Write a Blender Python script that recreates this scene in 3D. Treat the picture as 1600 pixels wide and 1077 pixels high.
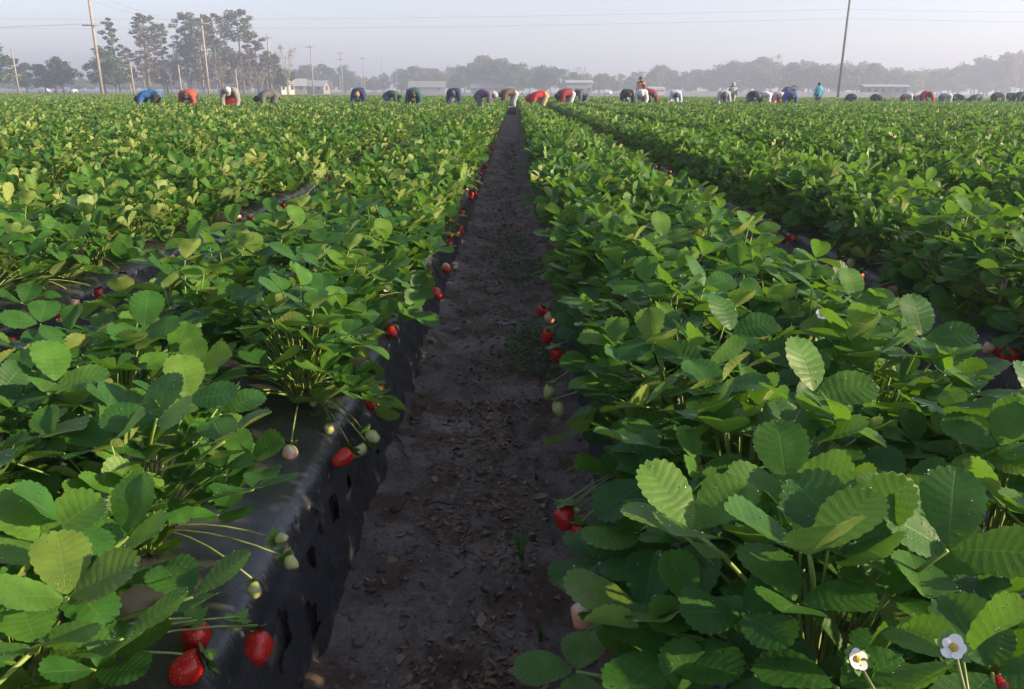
import bpy, bmesh, math, random
import numpy as np
from mathutils import Vector, Matrix, noise

R = math.radians
for o in list(bpy.data.objects):
    bpy.data.objects.remove(o)
scene = bpy.context.scene
COL = scene.collection

# ------------------------------------------------------------------ camera, sky, sun, exposure
CAM_H = 0.95
PITCH = R(17.64)
cam_d = bpy.data.cameras.new('camera')
cam_d.sensor_fit = 'HORIZONTAL'
cam_d.sensor_width = 36.0
cam_d.lens = 28.0
cam_d.clip_start = 0.02
cam_d.clip_end = 6000
cam = bpy.data.objects.new('camera', cam_d)
COL.objects.link(cam)
CAM_M = Matrix.Translation((0, 0, CAM_H)) @ Matrix.Rotation(R(0.14), 4, 'Z') @ Matrix.Rotation(R(90) - PITCH, 4, 'X') @ Matrix.Rotation(0.0045, 4, 'Z')
cam.matrix_world = CAM_M
scene.camera = cam

SUN_EL, SUN_AZ = 18.5, 97.0        # azimuth clockwise from the view direction (+Y): from the right, slightly behind
world = bpy.data.worlds.new('World')
scene.world = world
world.use_nodes = True
wn = world.node_tree.nodes
wl = world.node_tree.links
wn.clear()
w_out = wn.new('ShaderNodeOutputWorld')
w_bg = wn.new('ShaderNodeBackground')
w_sky = wn.new('ShaderNodeTexSky')
w_sky.sky_type = 'NISHITA'
w_sky.sun_disc = False
w_sky.sun_elevation = R(SUN_EL)
w_sky.sun_rotation = R(SUN_AZ)
w_sky.altitude = 20
w_sky.air_density = 1.0
w_sky.dust_density = 1.0
w_sky.ozone_density = 3.0
w_hsv = wn.new('ShaderNodeHueSaturation')
w_hsv.inputs['Saturation'].default_value = 0.6
w_bg.inputs['Strength'].default_value = 0.11
wl.new(w_sky.outputs[0], w_hsv.inputs['Color'])
w_tint = wn.new('ShaderNodeMix')
w_tint.data_type = 'RGBA'
w_tint.blend_type = 'MULTIPLY'
w_tint.inputs[0].default_value = 1.0
w_tint.inputs[7].default_value = (1.04, 0.955, 0.985, 1)
wl.new(w_hsv.outputs[0], w_tint.inputs[6])
wl.new(w_tint.outputs[2], w_bg.inputs[0])
wl.new(w_bg.outputs[0], w_out.inputs[0])

sun_d = bpy.data.lights.new('sun', 'SUN')
sun_d.energy = 5.0
sun_d.angle = R(0.8)
sun_d.color = (1.0, 0.78, 0.46)
sun = bpy.data.objects.new('sun', sun_d)
COL.objects.link(sun)
sdir = Vector((math.sin(R(SUN_AZ)) * math.cos(R(SUN_EL)), math.cos(R(SUN_AZ)) * math.cos(R(SUN_EL)), math.sin(R(SUN_EL))))
sun.rotation_euler = sdir.to_track_quat('Z', 'Y').to_euler()
sun.location = (20, -5, 12)

scene.view_settings.view_transform = 'Standard'
scene.view_settings.look = 'None'
scene.view_settings.exposure = 1.3
scene.view_settings.gamma = 1.0
scene.view_settings.use_curve_mapping = False
scene.render.engine = 'CYCLES'
scene.cycles.use_denoising = True
scene.cycles.max_bounces = 8
scene.cycles.diffuse_bounces = 4
scene.cycles.transmission_bounces = 5
scene.cycles.volume_bounces = 1
scene.cycles.sample_clamp_indirect = 6.0

# ------------------------------------------------------------------ helpers
rng = random.Random(7)
nrg = np.random.default_rng(11)
CAM_R = CAM_M.to_3x3()
CAM_RI = CAM_R.transposed()
FPX = 28.0 / 36.0 * 1600.0
CAM_P = Vector((0, 0, CAM_H))


def ray(px, py):
    return (CAM_R @ Vector(((px - 800) / FPX, (538.5 - py) / FPX, -1.0)))


def at_z(px, py, z):
    """Point of the photograph's pixel at height z."""
    d = ray(px, py)
    t = (z - CAM_H) / d.z
    return CAM_P + d * t


def at_y(px, py, y):
    d = ray(px, py)
    return CAM_P + d * (y / d.y)


def proj(p):
    q = CAM_RI @ (Vector(p) - CAM_P)
    if q.z > -0.05:
        return None
    return (800 + FPX * q.x / -q.z, 538.5 - FPX * q.y / -q.z, -q.z)


def link(name, data, parent=None, loc=None, rot=None, scale=None):
    o = bpy.data.objects.new(name, data)
    COL.objects.link(o)
    if parent is not None:
        o.parent = parent
    if loc is not None:
        o.location = loc
    if rot is not None:
        o.rotation_euler = rot
    if scale is not None:
        o.scale = (scale,) * 3 if isinstance(scale, (int, float)) else scale
    return o


def tag(o, label=None, cat=None, group=None, kind=None):
    if label:
        o['label'] = label
    if cat:
        o['category'] = cat
    if group:
        o['group'] = group
    if kind:
        o['kind'] = kind
    return o


class MB:
    """Collects vertices and faces (with material index, uv, tint)."""

    def __init__(self):
        self.v, self.f, self.m, self.uv, self.t, self.n = [], [], [], [], [], 0

    def add(self, v, f, m=0, uv=None, t=0.5, M=None):
        v = np.asarray(v, float).reshape(-1, 3)
        if M is not None:
            A = np.array(M)
            v = v @ A[:3, :3].T + A[:3, 3]
        b = self.n
        self.v.append(v)
        self.n += len(v)
        self.f.extend([tuple(i + b for i in q) for q in f])
        self.m.extend([m] * len(f) if isinstance(m, int) else m)
        self.uv.append(np.zeros((len(v), 2)) if uv is None else np.asarray(uv, float))
        self.t.append(np.full(len(v), t) if np.isscalar(t) else np.asarray(t, float))
        return self

    def merge(self, o, M=None, t=None):
        v = np.concatenate(o.v)
        tt = np.concatenate(o.t) if t is None else t
        self.add(v, o.f, list(o.m), np.concatenate(o.uv), tt, M)
        return self

    def mesh(self, name, mats, smooth=True):
        me = bpy.data.meshes.new(name)
        me.from_pydata(np.concatenate(self.v).tolist() if self.v else [], [], self.f)
        for m in (mats if isinstance(mats, (list, tuple)) else [mats]):
            me.materials.append(m)
        if len(me.materials) > 1:
            me.polygons.foreach_set('material_index', self.m)
        uvs = np.concatenate(self.uv)
        if np.any(uvs):
            ul = me.uv_layers.new(name='UVMap')
            li = np.empty(len(me.loops), dtype=np.int32)
            me.loops.foreach_get('vertex_index', li)
            ul.data.foreach_set('uv', uvs[li].ravel())
        at = me.attributes.new('tint', 'FLOAT', 'POINT')
        at.data.foreach_set('value', np.concatenate(self.t))
        me.polygons.foreach_set('use_smooth', [smooth] * len(me.polygons))
        me.update()
        return me

    # ---- shapes
    def tube(self, pts, rad, sides=6, m=0, cap=True, t=0.5):
        pts = [Vector(p) for p in pts]
        rs = rad if isinstance(rad, (list, tuple)) else [rad] * len(pts)
        v, f = [], []
        ref = None
        for i, p in enumerate(pts):
            d = (pts[min(i + 1, len(pts) - 1)] - pts[max(i - 1, 0)])
            d = d.normalized() if d.length > 1e-9 else Vector((0, 0, 1))
            if ref is None:
                ref = Vector((1, 0, 0)) if abs(d.x) < 0.8 else Vector((0, 1, 0))
            a = d.cross(ref).normalized()
            b = d.cross(a).normalized()
            ref = b.cross(d) if False else ref
            for k in range(sides):
                an = 2 * math.pi * k / sides
                v.append(p + (a * math.cos(an) + b * math.sin(an)) * rs[i])
        for i in range(len(pts) - 1):
            for k in range(sides):
                k2 = (k + 1) % sides
                f.append((i * sides + k, i * sides + k2, (i + 1) * sides + k2, (i + 1) * sides + k))
        if cap:
            f.append(tuple(range(sides))[::-1])
            f.append(tuple((len(pts) - 1) * sides + k for k in range(sides)))
        # faces outward
        return self.add([tuple(x) for x in v], [q[::-1] for q in f], m, None, t)

    def box(self, c, s, m=0, rz=0.0, t=0.5):
        x, y, z = s[0] / 2, s[1] / 2, s[2] / 2
        v = [(-x, -y, -z), (x, -y, -z), (x, y, -z), (-x, y, -z), (-x, -y, z), (x, -y, z), (x, y, z), (-x, y, z)]
        cs, sn = math.cos(rz), math.sin(rz)
        v = [(c[0] + a * cs - b * sn, c[1] + a * sn + b * cs, c[2] + d) for a, b, d in v]
        f = [(0, 3, 2, 1), (4, 5, 6, 7), (0, 1, 5, 4), (1, 2, 6, 5), (2, 3, 7, 6), (3, 0, 4, 7)]
        return self.add(v, f, m, None, t)

    def lathe(self, prof, seg=12, m=0, t=0.5, M=None):
        """prof: list of (r, z) from one pole to the other, poles with r = 0."""
        v, f, rings = [], [], []
        for r, z in prof:
            if r < 1e-6:
                rings.append([len(v)])
                v.append((0, 0, z))
            else:
                rings.append(list(range(len(v), len(v) + seg)))
                v += [(r * math.cos(2 * math.pi * k / seg), r * math.sin(2 * math.pi * k / seg), z) for k in range(seg)]
        for a, b in zip(rings[:-1], rings[1:]):
            for k in range(seg):
                k2 = (k + 1) % seg
                if len(a) == 1 and len(b) > 1:
                    f.append((a[0], b[k], b[k2]))
                elif len(b) == 1 and len(a) > 1:
                    f.append((a[k], b[0], a[k2]))
                elif len(a) > 1:
                    f.append((a[k], b[k], b[k2], a[k2]))
        return self.add(v, f, m, None, t, M)


# ------------------------------------------------------------------ materials
def mat(name):
    m = bpy.data.materials.new(name)
    m.use_nodes = True
    nt = m.node_tree
    return m, nt.nodes, nt.links, nt.nodes['Principled BSDF']


def N(nodes, typ, **kw):
    n = nodes.new(typ)
    for k, v in kw.items():
        if k in n.inputs:
            n.inputs[k].default_value = v
        else:
            setattr(n, k, v)
    return n


def mathn(nodes, links, op, a, b=None, clamp=False):
    n = nodes.new('ShaderNodeMath')
    n.operation = op
    n.use_clamp = clamp
    for i, x in enumerate((a, b)):
        if x is None:
            continue
        if isinstance(x, (int, float)):
            n.inputs[i].default_value = x
        else:
            links.new(x, n.inputs[i])
    return n.outputs[0]


def ramp(nodes, links, fac, stops):
    r = nodes.new('ShaderNodeValToRGB')
    el = r.color_ramp.elements
    while len(el) < len(stops):
        el.new(0.5)
    for e, (p, c) in zip(el, stops):
        e.position = p
        e.color = (*c, 1)
    links.new(fac, r.inputs[0])
    return r.outputs[0]


def mixc(nodes, links, fac, a, b, blend='MIX'):
    n = nodes.new('ShaderNodeMix')
    n.data_type = 'RGBA'
    n.blend_type = blend
    for sock, x in ((n.inputs[0], fac), (n.inputs[6], a), (n.inputs[7], b)):
        if isinstance(x, (int, float)):
            sock.default_value = x
        elif isinstance(x, tuple):
            sock.default_value = (*x, 1)
        else:
            links.new(x, sock)
    return n.outputs[2]


def simple(name, col, rough=0.7, var=0.15, scale=6.0, bump=0.0, spec=0.4):
    m, n, l, b = mat(name)
    tc = n.new('ShaderNodeTexCoord')
    nz = N(n, 'ShaderNodeTexNoise', Scale=scale, Detail=5.0, Roughness=0.6)
    l.new(tc.outputs['Object'], nz.inputs['Vector'])
    lo = tuple(c * (1 - var) for c in col)
    hi = tuple(min(1, c * (1 + var)) for c in col)
    l.new(ramp(n, l, nz.outputs['Fac'], [(0.3, lo), (0.7, hi)]), b.inputs['Base Color'])
    b.inputs['Roughness'].default_value = rough
    b.inputs['Specular IOR Level'].default_value = spec
    if bump:
        bp = N(n, 'ShaderNodeBump', Strength=bump, Distance=0.01)
        l.new(nz.outputs['Fac'], bp.inputs['Height'])
        l.new(bp.outputs[0], b.inputs['Normal'])
    return m


def leaf_material(name, dew):
    m, n, l, b = mat(name)
    out = n['Material Output']
    oi = n.new('ShaderNodeObjectInfo')
    at = N(n, 'ShaderNodeAttribute', attribute_name='tint')
    rnd = mathn(n, l, 'FRACT', mathn(n, l, 'ADD', mathn(n, l, 'MULTIPLY', oi.outputs['Random'], 3.71), at.outputs['Fac']))
    top = ramp(n, l, rnd, [(0.0, (0.022, 0.086, 0.023)), (0.35, (0.034, 0.118, 0.023)), (0.7, (0.054, 0.155, 0.023)), (0.94, (0.082, 0.185, 0.027)), (0.985, (0.10, 0.17, 0.028)), (1.0, (0.10, 0.17, 0.03))])
    uv = n.new('ShaderNodeUVMap')
    sp = n.new('ShaderNodeSeparateXYZ')
    l.new(uv.outputs[0], sp.inputs[0])
    # veins: u = 0 on the midrib, 1 on the margin; v counts the side veins
    fr = mathn(n, l, 'FRACT', sp.outputs['Y'])
    dist = mathn(n, l, 'ABSOLUTE', mathn(n, l, 'SUBTRACT', fr, 0.5))
    vein = mathn(n, l, 'SUBTRACT', 1.0, mathn(n, l, 'MULTIPLY', dist, 9.0), True)
    mid = mathn(n, l, 'SUBTRACT', 1.0, mathn(n, l, 'MULTIPLY', sp.outputs['X'], 14.0), True)
    vv = mathn(n, l, 'MAXIMUM', mathn(n, l, 'MULTIPLY', vein, 0.16), mathn(n, l, 'MULTIPLY', mid, 0.55))
    tc = n.new('ShaderNodeTexCoord')
    nz = N(n, 'ShaderNodeTexNoise', Scale=38.0, Detail=4.0)
    l.new(tc.outputs['Object'], nz.inputs['Vector'])
    mott = ramp(n, l, nz.outputs['Fac'], [(0.3, (0.72, 0.76, 0.72)), (0.7, (1.25, 1.2, 1.1))])
    top = mixc(n, l, 1.0, top, mott, 'MULTIPLY')
    top = mixc(n, l, vv, top, (0.10, 0.18, 0.05))
    under = mixc(n, l, 1.0, ramp(n, l, rnd, [(0, (0.18, 0.28, 0.105)), (1, (0.29, 0.35, 0.115))]), mott, 'MULTIPLY')
    under = mixc(n, l, vv, under, (0.33, 0.36, 0.17))
    geo = n.new('ShaderNodeNewGeometry')
    col = mixc(n, l, geo.outputs['Backfacing'], top, under)
    l.new(col, b.inputs['Base Color'])
    b.inputs['Roughness'].default_value = 0.5
    b.inputs['Specular IOR Level'].default_value = 0.27 if dew else 0.22
    # relief: fine quilting between veins, dew on the near leaves
    nz2 = N(n, 'ShaderNodeTexNoise', Scale=260.0, Detail=3.0)
    l.new(tc.outputs['Object'], nz2.inputs['Vector'])
    h = mathn(n, l, 'MULTIPLY', nz2.outputs['Fac'], 0.5)
    h = mathn(n, l, 'SUBTRACT', h, mathn(n, l, 'MULTIPLY', vv, 0.8))
    bp = N(n, 'ShaderNodeBump', Strength=0.45, Distance=0.0012)
    if dew:
        vo = N(n, 'ShaderNodeTexVoronoi', Scale=330.0)
        l.new(tc.outputs['Object'], vo.inputs['Vector'])
        drop = mathn(n, l, 'SUBTRACT', 0.34, vo.outputs['Distance'], True)
        nz3 = N(n, 'ShaderNodeTexNoise', Scale=30.0, Detail=2.0)
        l.new(tc.outputs['Object'], nz3.inputs['Vector'])
        gate = ramp(n, l, nz3.outputs['Fac'], [(0.5, (0, 0, 0)), (0.62, (1, 1, 1))])
        drop = mathn(n, l, 'MULTIPLY', drop, gate)
        h = mathn(n, l, 'ADD', h, mathn(n, l, 'MULTIPLY', drop, 4.0))
        on = mathn(n, l, 'GREATER_THAN', drop, 0.02)
        l.new(mathn(n, l, 'SUBTRACT', 0.46, mathn(n, l, 'MULTIPLY', on, 0.36)), b.inputs['Roughness'])
    l.new(h, bp.inputs['Height'])
    l.new(bp.outputs[0], b.inputs['Normal'])
    tr = n.new('ShaderNodeBsdfTranslucent')
    l.new(mixc(n, l, 1.0, mixc(n, l, 0.55, top, (0.16, 0.33, 0.02)), (1.25, 1.25, 0.85), 'MULTIPLY'), tr.inputs['Color'])
    l.new(bp.outputs[0], tr.inputs['Normal'])
    mx = N(n, 'ShaderNodeMixShader')
    mx.inputs[0].default_value = 0.34
    l.new(b.outputs[0], mx.inputs[1])
    l.new(tr.outputs[0], mx.inputs[2])
    l.new(mx.outputs[0], out.inputs['Surface'])
    return m


def foliage_material(name, lo, hi, transl=0.3):
    m, n, l, b = mat(name)
    out = n['Material Output']
    oi = n.new('ShaderNodeObjectInfo')
    at = N(n, 'ShaderNodeAttribute', attribute_name='tint')
    s = mathn(n, l, 'ADD', mathn(n, l, 'MULTIPLY', oi.outputs['Random'], 0.35), mathn(n, l, 'MULTIPLY', at.outputs['Fac'], 0.65))
    c = ramp(n, l, s, [(0.1, lo), (0.9, hi)])
    l.new(c, b.inputs['Base Color'])
    b.inputs['Roughness'].default_value = 0.6
    tr = n.new('ShaderNodeBsdfTranslucent')
    l.new(c, tr.inputs['Color'])
    mx = N(n, 'ShaderNodeMixShader')
    mx.inputs[0].default_value = transl
    l.new(b.outputs[0], mx.inputs[1])
    l.new(tr.outputs[0], mx.inputs[2])
    l.new(mx.outputs[0], out.inputs['Surface'])
    return m


def berry_material(name, c_tip, c_neck, lo, hi):
    """Colour runs from neck (z = 0) to tip (z = -0.04) as the fruit ripens; seeds as pits."""
    m, n, l, b = mat(name)
    tc = n.new('ShaderNodeTexCoord')
    sp = n.new('ShaderNodeSeparateXYZ')
    l.new(tc.outputs['Object'], sp.inputs[0])
    nz = N(n, 'ShaderNodeTexNoise', Scale=60.0, Detail=2.0)
    l.new(tc.outputs['Object'], nz.inputs['Vector'])
    f = mathn(n, l, 'ADD', mathn(n, l, 'MULTIPLY', sp.outputs['Z'], -25.0), mathn(n, l, 'MULTIPLY', mathn(n, l, 'SUBTRACT', nz.outputs['Fac'], 0.5), 0.5))
    c = ramp(n, l, f, [(lo, c_neck), (hi, c_tip)])
    vo = N(n, 'ShaderNodeTexVoronoi', Scale=250.0)
    vo.inputs['Randomness'].default_value = 0.35
    l.new(tc.outputs['Object'], vo.inputs['Vector'])
    seed = mathn(n, l, 'LESS_THAN', vo.outputs['Distance'], 0.22)
    c = mixc(n, l, mathn(n, l, 'MULTIPLY', seed, 0.6), c, (0.55, 0.36, 0.10))
    l.new(c, b.inputs['Base Color'])
    b.inputs['Roughness'].default_value = 0.28
    b.inputs['Subsurface Weight'].default_value = 0.0
    bp = N(n, 'ShaderNodeBump', Strength=0.7, Distance=0.0016)
    l.new(mathn(n, l, 'MINIMUM', vo.outputs['Distance'], 0.4), bp.inputs['Height'])
    l.new(bp.outputs[0], b.inputs['Normal'])
    return m


def soil_material(name):
    m, n, l, b = mat(name)
    tc = n.new('ShaderNodeTexCoord')
    n1 = N(n, 'ShaderNodeTexNoise', Scale=3.2, Detail=8.0, Roughness=0.62)
    n2 = N(n, 'ShaderNodeTexNoise', Scale=90.0, Detail=6.0, Roughness=0.7)
    for q in (n1, n2):
        l.new(tc.outputs['Object'], q.inputs['Vector'])
    c = ramp(n, l, n1.outputs['Fac'], [(0.3, (0.10, 0.085, 0.078)), (0.55, (0.190, 0.170, 0.164)), (0.75, (0.28, 0.26, 0.258))])
    n4 = N(n, 'ShaderNodeTexNoise', Scale=6.0, Detail=6.0, Roughness=0.7)
    l.new(tc.outputs['Object'], n4.inputs['Vector'])
    c = mixc(n, l, ramp(n, l, n4.outputs['Fac'], [(0.46, (0, 0, 0)), (0.60, (0.9, 0.9, 0.9))]), c, (0.085, 0.057, 0.040))
    c = mixc(n, l, 1.0, c, ramp(n, l, n2.outputs['Fac'], [(0.25, (0.55, 0.52, 0.5)), (0.7, (1.3, 1.28, 1.25))]), 'MULTIPLY')
    l.new(c, b.inputs['Base Color'])
    b.inputs['Roughness'].default_value = 0.9
    b.inputs['Specular IOR Level'].default_value = 0.25
    h = mathn(n, l, 'ADD', mathn(n, l, 'MULTIPLY', n1.outputs['Fac'], 2.0), n2.outputs['Fac'])
    bp = N(n, 'ShaderNodeBump', Strength=0.8, Distance=0.012)
    l.new(h, bp.inputs['Height'])
    l.new(bp.outputs[0], b.inputs['Normal'])
    return m


def plastic_material(name):
    m, n, l, b = mat(name)
    tc = n.new('ShaderNodeTexCoord')
    mp = N(n, 'ShaderNodeMapping')
    mp.inputs['Scale'].default_value = (5, 48, 9)
    mp.inputs['Rotation'].default_value = (0.3, 0.0, 0.0)
    l.new(tc.outputs['Object'], mp.inputs[0])
    n1 = N(n, 'ShaderNodeTexNoise', Scale=1.0, Detail=5.0, Roughness=0.65, Distortion=0.6)
    l.new(mp.outputs[0], n1.inputs['Vector'])
    n2 = N(n, 'ShaderNodeTexNoise', Scale=7.0, Detail=6.0, Roughness=0.6)
    l.new(tc.outputs['Object'], n2.inputs['Vector'])
    n3 = N(n, 'ShaderNodeTexNoise', Scale=420.0, Detail=2.0)
    l.new(tc.outputs['Object'], n3.inputs['Vector'])
    dust = ramp(n, l, n2.outputs['Fac'], [(0.42, (0, 0, 0)), (0.75, (1, 1, 1))])
    c = mixc(n, l, mathn(n, l, 'MULTIPLY', dust, 0.35), (0.032, 0.034, 0.039), (0.10, 0.098, 0.097))
    l.new(c, b.inputs['Base Color'])
    l.new(mathn(n, l, 'ADD', mathn(n, l, 'MULTIPLY', n2.outputs['Fac'], 0.25), 0.16), b.inputs['Roughness'])
    b.inputs['Specular IOR Level'].default_value = 0.75
    h = mathn(n, l, 'ADD', mathn(n, l, 'MULTIPLY', n1.outputs['Fac'], 1.0), mathn(n, l, 'MULTIPLY', n3.outputs['Fac'], 0.06))
    bp = N(n, 'ShaderNodeBump', Strength=0.4, Distance=0.010)
    ge = n.new('ShaderNodeNewGeometry')
    sn = n.new('ShaderNodeSeparateXYZ')
    l.new(ge.outputs['True Normal'], sn.inputs[0])
    flat = mathn(n, l, 'ABSOLUTE', sn.outputs['Z'])
    l.new(mathn(n, l, 'ADD', mathn(n, l, 'MULTIPLY', mathn(n, l, 'SUBTRACT', 1.0, flat, True), 1.1), 0.06), bp.inputs['Strength'])
    l.new(h, bp.inputs['Height'])
    l.new(bp.outputs[0], b.inputs['Normal'])
    return m


def verge_material(name):
    m, n, l, b = mat(name)
    tc = n.new('ShaderNodeTexCoord')
    n1 = N(n, 'ShaderNodeTexNoise', Scale=0.09, Detail=8.0, Roughness=0.65)
    n2 = N(n, 'ShaderNodeTexNoise', Scale=4.0, Detail=5.0, Roughness=0.7)
    for q in (n1, n2):
        l.new(tc.outputs['Object'], q.inputs['Vector'])
    c = ramp(n, l, n1.outputs['Fac'], [(0.35, (0.05, 0.085, 0.03)), (0.5, (0.09, 0.11, 0.045)), (0.66, (0.17, 0.15, 0.09))])
    c = mixc(n, l, 1.0, c, ramp(n, l, n2.outputs['Fac'], [(0.3, (0.6, 0.6, 0.6)), (0.7, (1.3, 1.3, 1.2))]), 'MULTIPLY')
    l.new(c, b.inputs['Base Color'])
    b.inputs['Roughness'].default_value = 0.95
    return m


M_LEAF = leaf_material('strawberry_leaf', True)
M_LEAF_FAR = leaf_material('strawberry_leaf_far', False)
M_DEW, _n, _l, _b = mat('dew')
_b.inputs['Base Color'].default_value = (0.9, 0.95, 0.9, 1)
_b.inputs['Roughness'].default_value = 0.03
_b.inputs['IOR'].default_value = 1.33
_b.inputs['Transmission Weight'].default_value = 1.0
M_STEM = simple('leaf_stalk', (0.16, 0.24, 0.055), 0.5, 0.25, 30)
M_FSTEM = simple('fruit_stalk', (0.20, 0.26, 0.09), 0.5, 0.25, 40)
M_CALYX = simple('calyx_green', (0.085, 0.19, 0.035), 0.55, 0.25, 60)
M_RIPE = berry_material('ripe_berry', (0.46, 0.012, 0.014), (0.48, 0.02, 0.018), 0.0, 0.4)
M_TURN = berry_material('turning_berry', (0.50, 0.03, 0.025), (0.62, 0.50, 0.30), 0.25, 0.75)
M_PINK = berry_material('blushing_berry', (0.62, 0.30, 0.20), (0.60, 0.52, 0.34), 0.3, 0.9)
M_GREEN = berry_material('unripe_berry', (0.42, 0.44, 0.18), (0.36, 0.42, 0.14), 0.0, 0.6)
M_PETAL = simple('petal_white', (0.82, 0.81, 0.78), 0.6, 0.04, 40)
M_YOLK = simple('flower_centre', (0.55, 0.42, 0.06), 0.7, 0.2, 300, 0.5)
M_SOIL = soil_material('damp_sandy_soil')
M_PLASTIC = plastic_material('black_plastic_mulch')
M_VERGE = verge_material('dry_verge')
M_DEAD = simple('dead_leaf', (0.12, 0.075, 0.045), 0.8, 0.5, 25, 0.3)
M_TWIG = simple('twig', (0.06, 0.045, 0.035), 0.85, 0.4, 40, 0.3)
M_GRASS = foliage_material('weed_green', (0.035, 0.095, 0.025), (0.09, 0.18, 0.045))
M_SCRAP = simple('pale_plastic_scrap', (0.11, 0.11, 0.12), 0.4, 0.3, 30)
M_BARK = simple('bark', (0.13, 0.105, 0.085), 0.9, 0.35, 3, 0.6)
M_PALEBARK = simple('pale_bark', (0.27, 0.23, 0.19), 0.9, 0.3, 3, 0.6)
M_POLE = simple('weathered_pole', (0.30, 0.265, 0.23), 0.85, 0.25, 2.5, 0.3)
M_DARKPOLE = simple('dark_pole', (0.14, 0.13, 0.125), 0.85, 0.25, 2.5, 0.3)
M_WIRE = simple('wire', (0.05, 0.05, 0.055), 0.6, 0.1, 1)
M_GLASSCAP = simple('insulator', (0.32, 0.34, 0.35), 0.3, 0.1, 5)
M_CROWN = foliage_material('broadleaf_crown', (0.045, 0.10, 0.035), (0.12, 0.19, 0.06))
M_CROWN2 = foliage_material('olive_crown', (0.085, 0.105, 0.035), (0.18, 0.18, 0.07))
M_PINE = foliage_material('pine_crown', (0.055, 0.072, 0.032), (0.135, 0.140, 0.065), 0.15)
M_MOSS = foliage_material('brown_crown', (0.11, 0.095, 0.07), (0.19, 0.16, 0.11), 0.15)

# ------------------------------------------------------------------ large structure: ground, furrow, beds
BED = 1.22
FIELD_END = 76.0
L1, R1 = -0.665, 0.545          # centres of the two beds beside the main furrow
HB, TB, ZB = 0.355, 0.285, 0.25  # half width at the base, at the shoulder, height
BEDS = sorted([L1 - BED * k for k in range(44)] + [R1 + BED * k for k in range(44)], key=abs)

mb = MB()
xs = np.concatenate([np.linspace(-900, -60, 8), np.linspace(-55, 55, 23), np.linspace(60, 900, 8)])
ys = np.concatenate([np.linspace(-200, -10, 4), np.linspace(-5, 80, 18), np.linspace(100, 1400, 12)])
gv = [(x, y, 0.0) for y in ys for x in xs]
nx = len(xs)
mb.add(gv, [(j * nx + i, j * nx + i + 1, (j + 1) * nx + i + 1, (j + 1) * nx + i) for j in range(len(ys) - 1) for i in range(nx - 1)])
tag(link('ground', mb.mesh('ground', M_SOIL)), 'dark sandy soil of the whole strawberry field', 'ground', None, 'structure')
mb = MB()
mb.add([(-900, FIELD_END + 1.5, 0.012), (900, FIELD_END + 1.5, 0.012), (900, 1390, 0.012), (-900, 1390, 0.012)], [(0, 1, 2, 3)])
tag(link('grass_verge', mb.mesh('grass_verge', M_VERGE)), 'dry grassy land beyond the end of the field', 'ground', None, 'structure')


def fnoise(x, y, s, seed=0.0):
    return noise.noise(Vector((x * s, y * s, seed)))


_fr = random.Random(5)
PRINTS = []
_y = 0.7
while _y < 9:
    PRINTS.append((_fr.choice((-0.13, 0.03)) + _fr.gauss(0, .03), _y, _fr.gauss(0, .2)))
    _y += _fr.uniform(.12, .34)


def boot_prints(x, y):
    z = 0.0
    for bx, by, a in PRINTS:
        if abs(y - by) < 0.2 and abs(x - bx) < 0.12:
            u = (x - bx) * math.cos(a) + (y - by) * math.sin(a)
            v = -(x - bx) * math.sin(a) + (y - by) * math.cos(a)
            w = 0.045 + 0.012 * math.cos(v * 22)
            d = math.sqrt((u / w) ** 2 + (v / 0.14) ** 4)
            if d < 1:
                z -= 0.011 * min(1, (1 - d) * 3) - 0.002 * math.sin(v * 300)
            elif d < 1.5:
                z += 0.006 * (1.5 - d) * 2
    return z


def furrow_z(x, y):
    z = 0.012 + 0.012 * fnoise(x, y, 5, 1.0) + 0.011 * fnoise(x, y, 14, 2.0) + 0.007 * fnoise(x, y, 37, 3.0)
    c = x + 0.06 + 0.05 * fnoise(0, y, 1.3, 5.0)
    r = max(0.0, 1 - (c / 0.13) ** 2)
    z += r * (0.012 * max(0, fnoise(x, y, 22, 9.0)) - 0.006)
    k = max(0.0, fnoise(x, y, 9.0, 7.0) - 0.28)
    z += 0.014 * fnoise(x, y * 0.6, 2.6, 11.0) + 0.010 * max(0.0, fnoise(x, y, 6.0, 21.0))
    e = max(0.0, (-0.235 - x) / 0.07, (x - 0.13) / 0.07)
    z += 0.016 * min(1.5, e) * max(0.0, 0.9 + 1.4 * fnoise(x, y, 8.0, 31.0))
    return z + 0.06 * k + boot_prints(x, y) + 0.008


def strip(name, x0, x1, y0, y1, nxx, yy, mat_, fz):
    mb = MB()
    X = np.linspace(x0, x1, nxx)
    v = [(x, y, fz(x, y)) for y in yy for x in X]
    mb.add(v, [(j * nxx + i, j * nxx + i + 1, (j + 1) * nxx + i + 1, (j + 1) * nxx + i) for j in range(len(yy) - 1) for i in range(nxx - 1)])
    return mb.mesh(name, mat_)


yy = [0.25]
while yy[-1] < 76:
    yy.append(yy[-1] + max(0.009, 0.007 * yy[-1]))
tag(link('furrow', strip('furrow', -0.36, 0.24, 0, 0, 54, yy, M_SOIL, furrow_z)), 'narrow trodden soil furrow between the two front beds', 'furrow', None, 'structure')

# holes torn in the plastic of the left bed's side: (y, z, half length, half height)
HOLES = []
for px_, py_, a_, b_ in ((528, 795, .016, .020), (512, 815, .016, .018), (492, 868, .013, .018), (476, 965, .013, .026),
                         (448, 985, .020, .022), (436, 1015, .02, .02), (585, 705, .010, .012), (548, 752, .008, .01), (470, 1050, .008, .006)):
    p = CAM_P + ray(px_, py_) * ((-0.350) / ray(px_, py_).x)
    HOLES.append((p.y, p.z, a_ * 1.7, b_ * 1.15))


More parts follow.
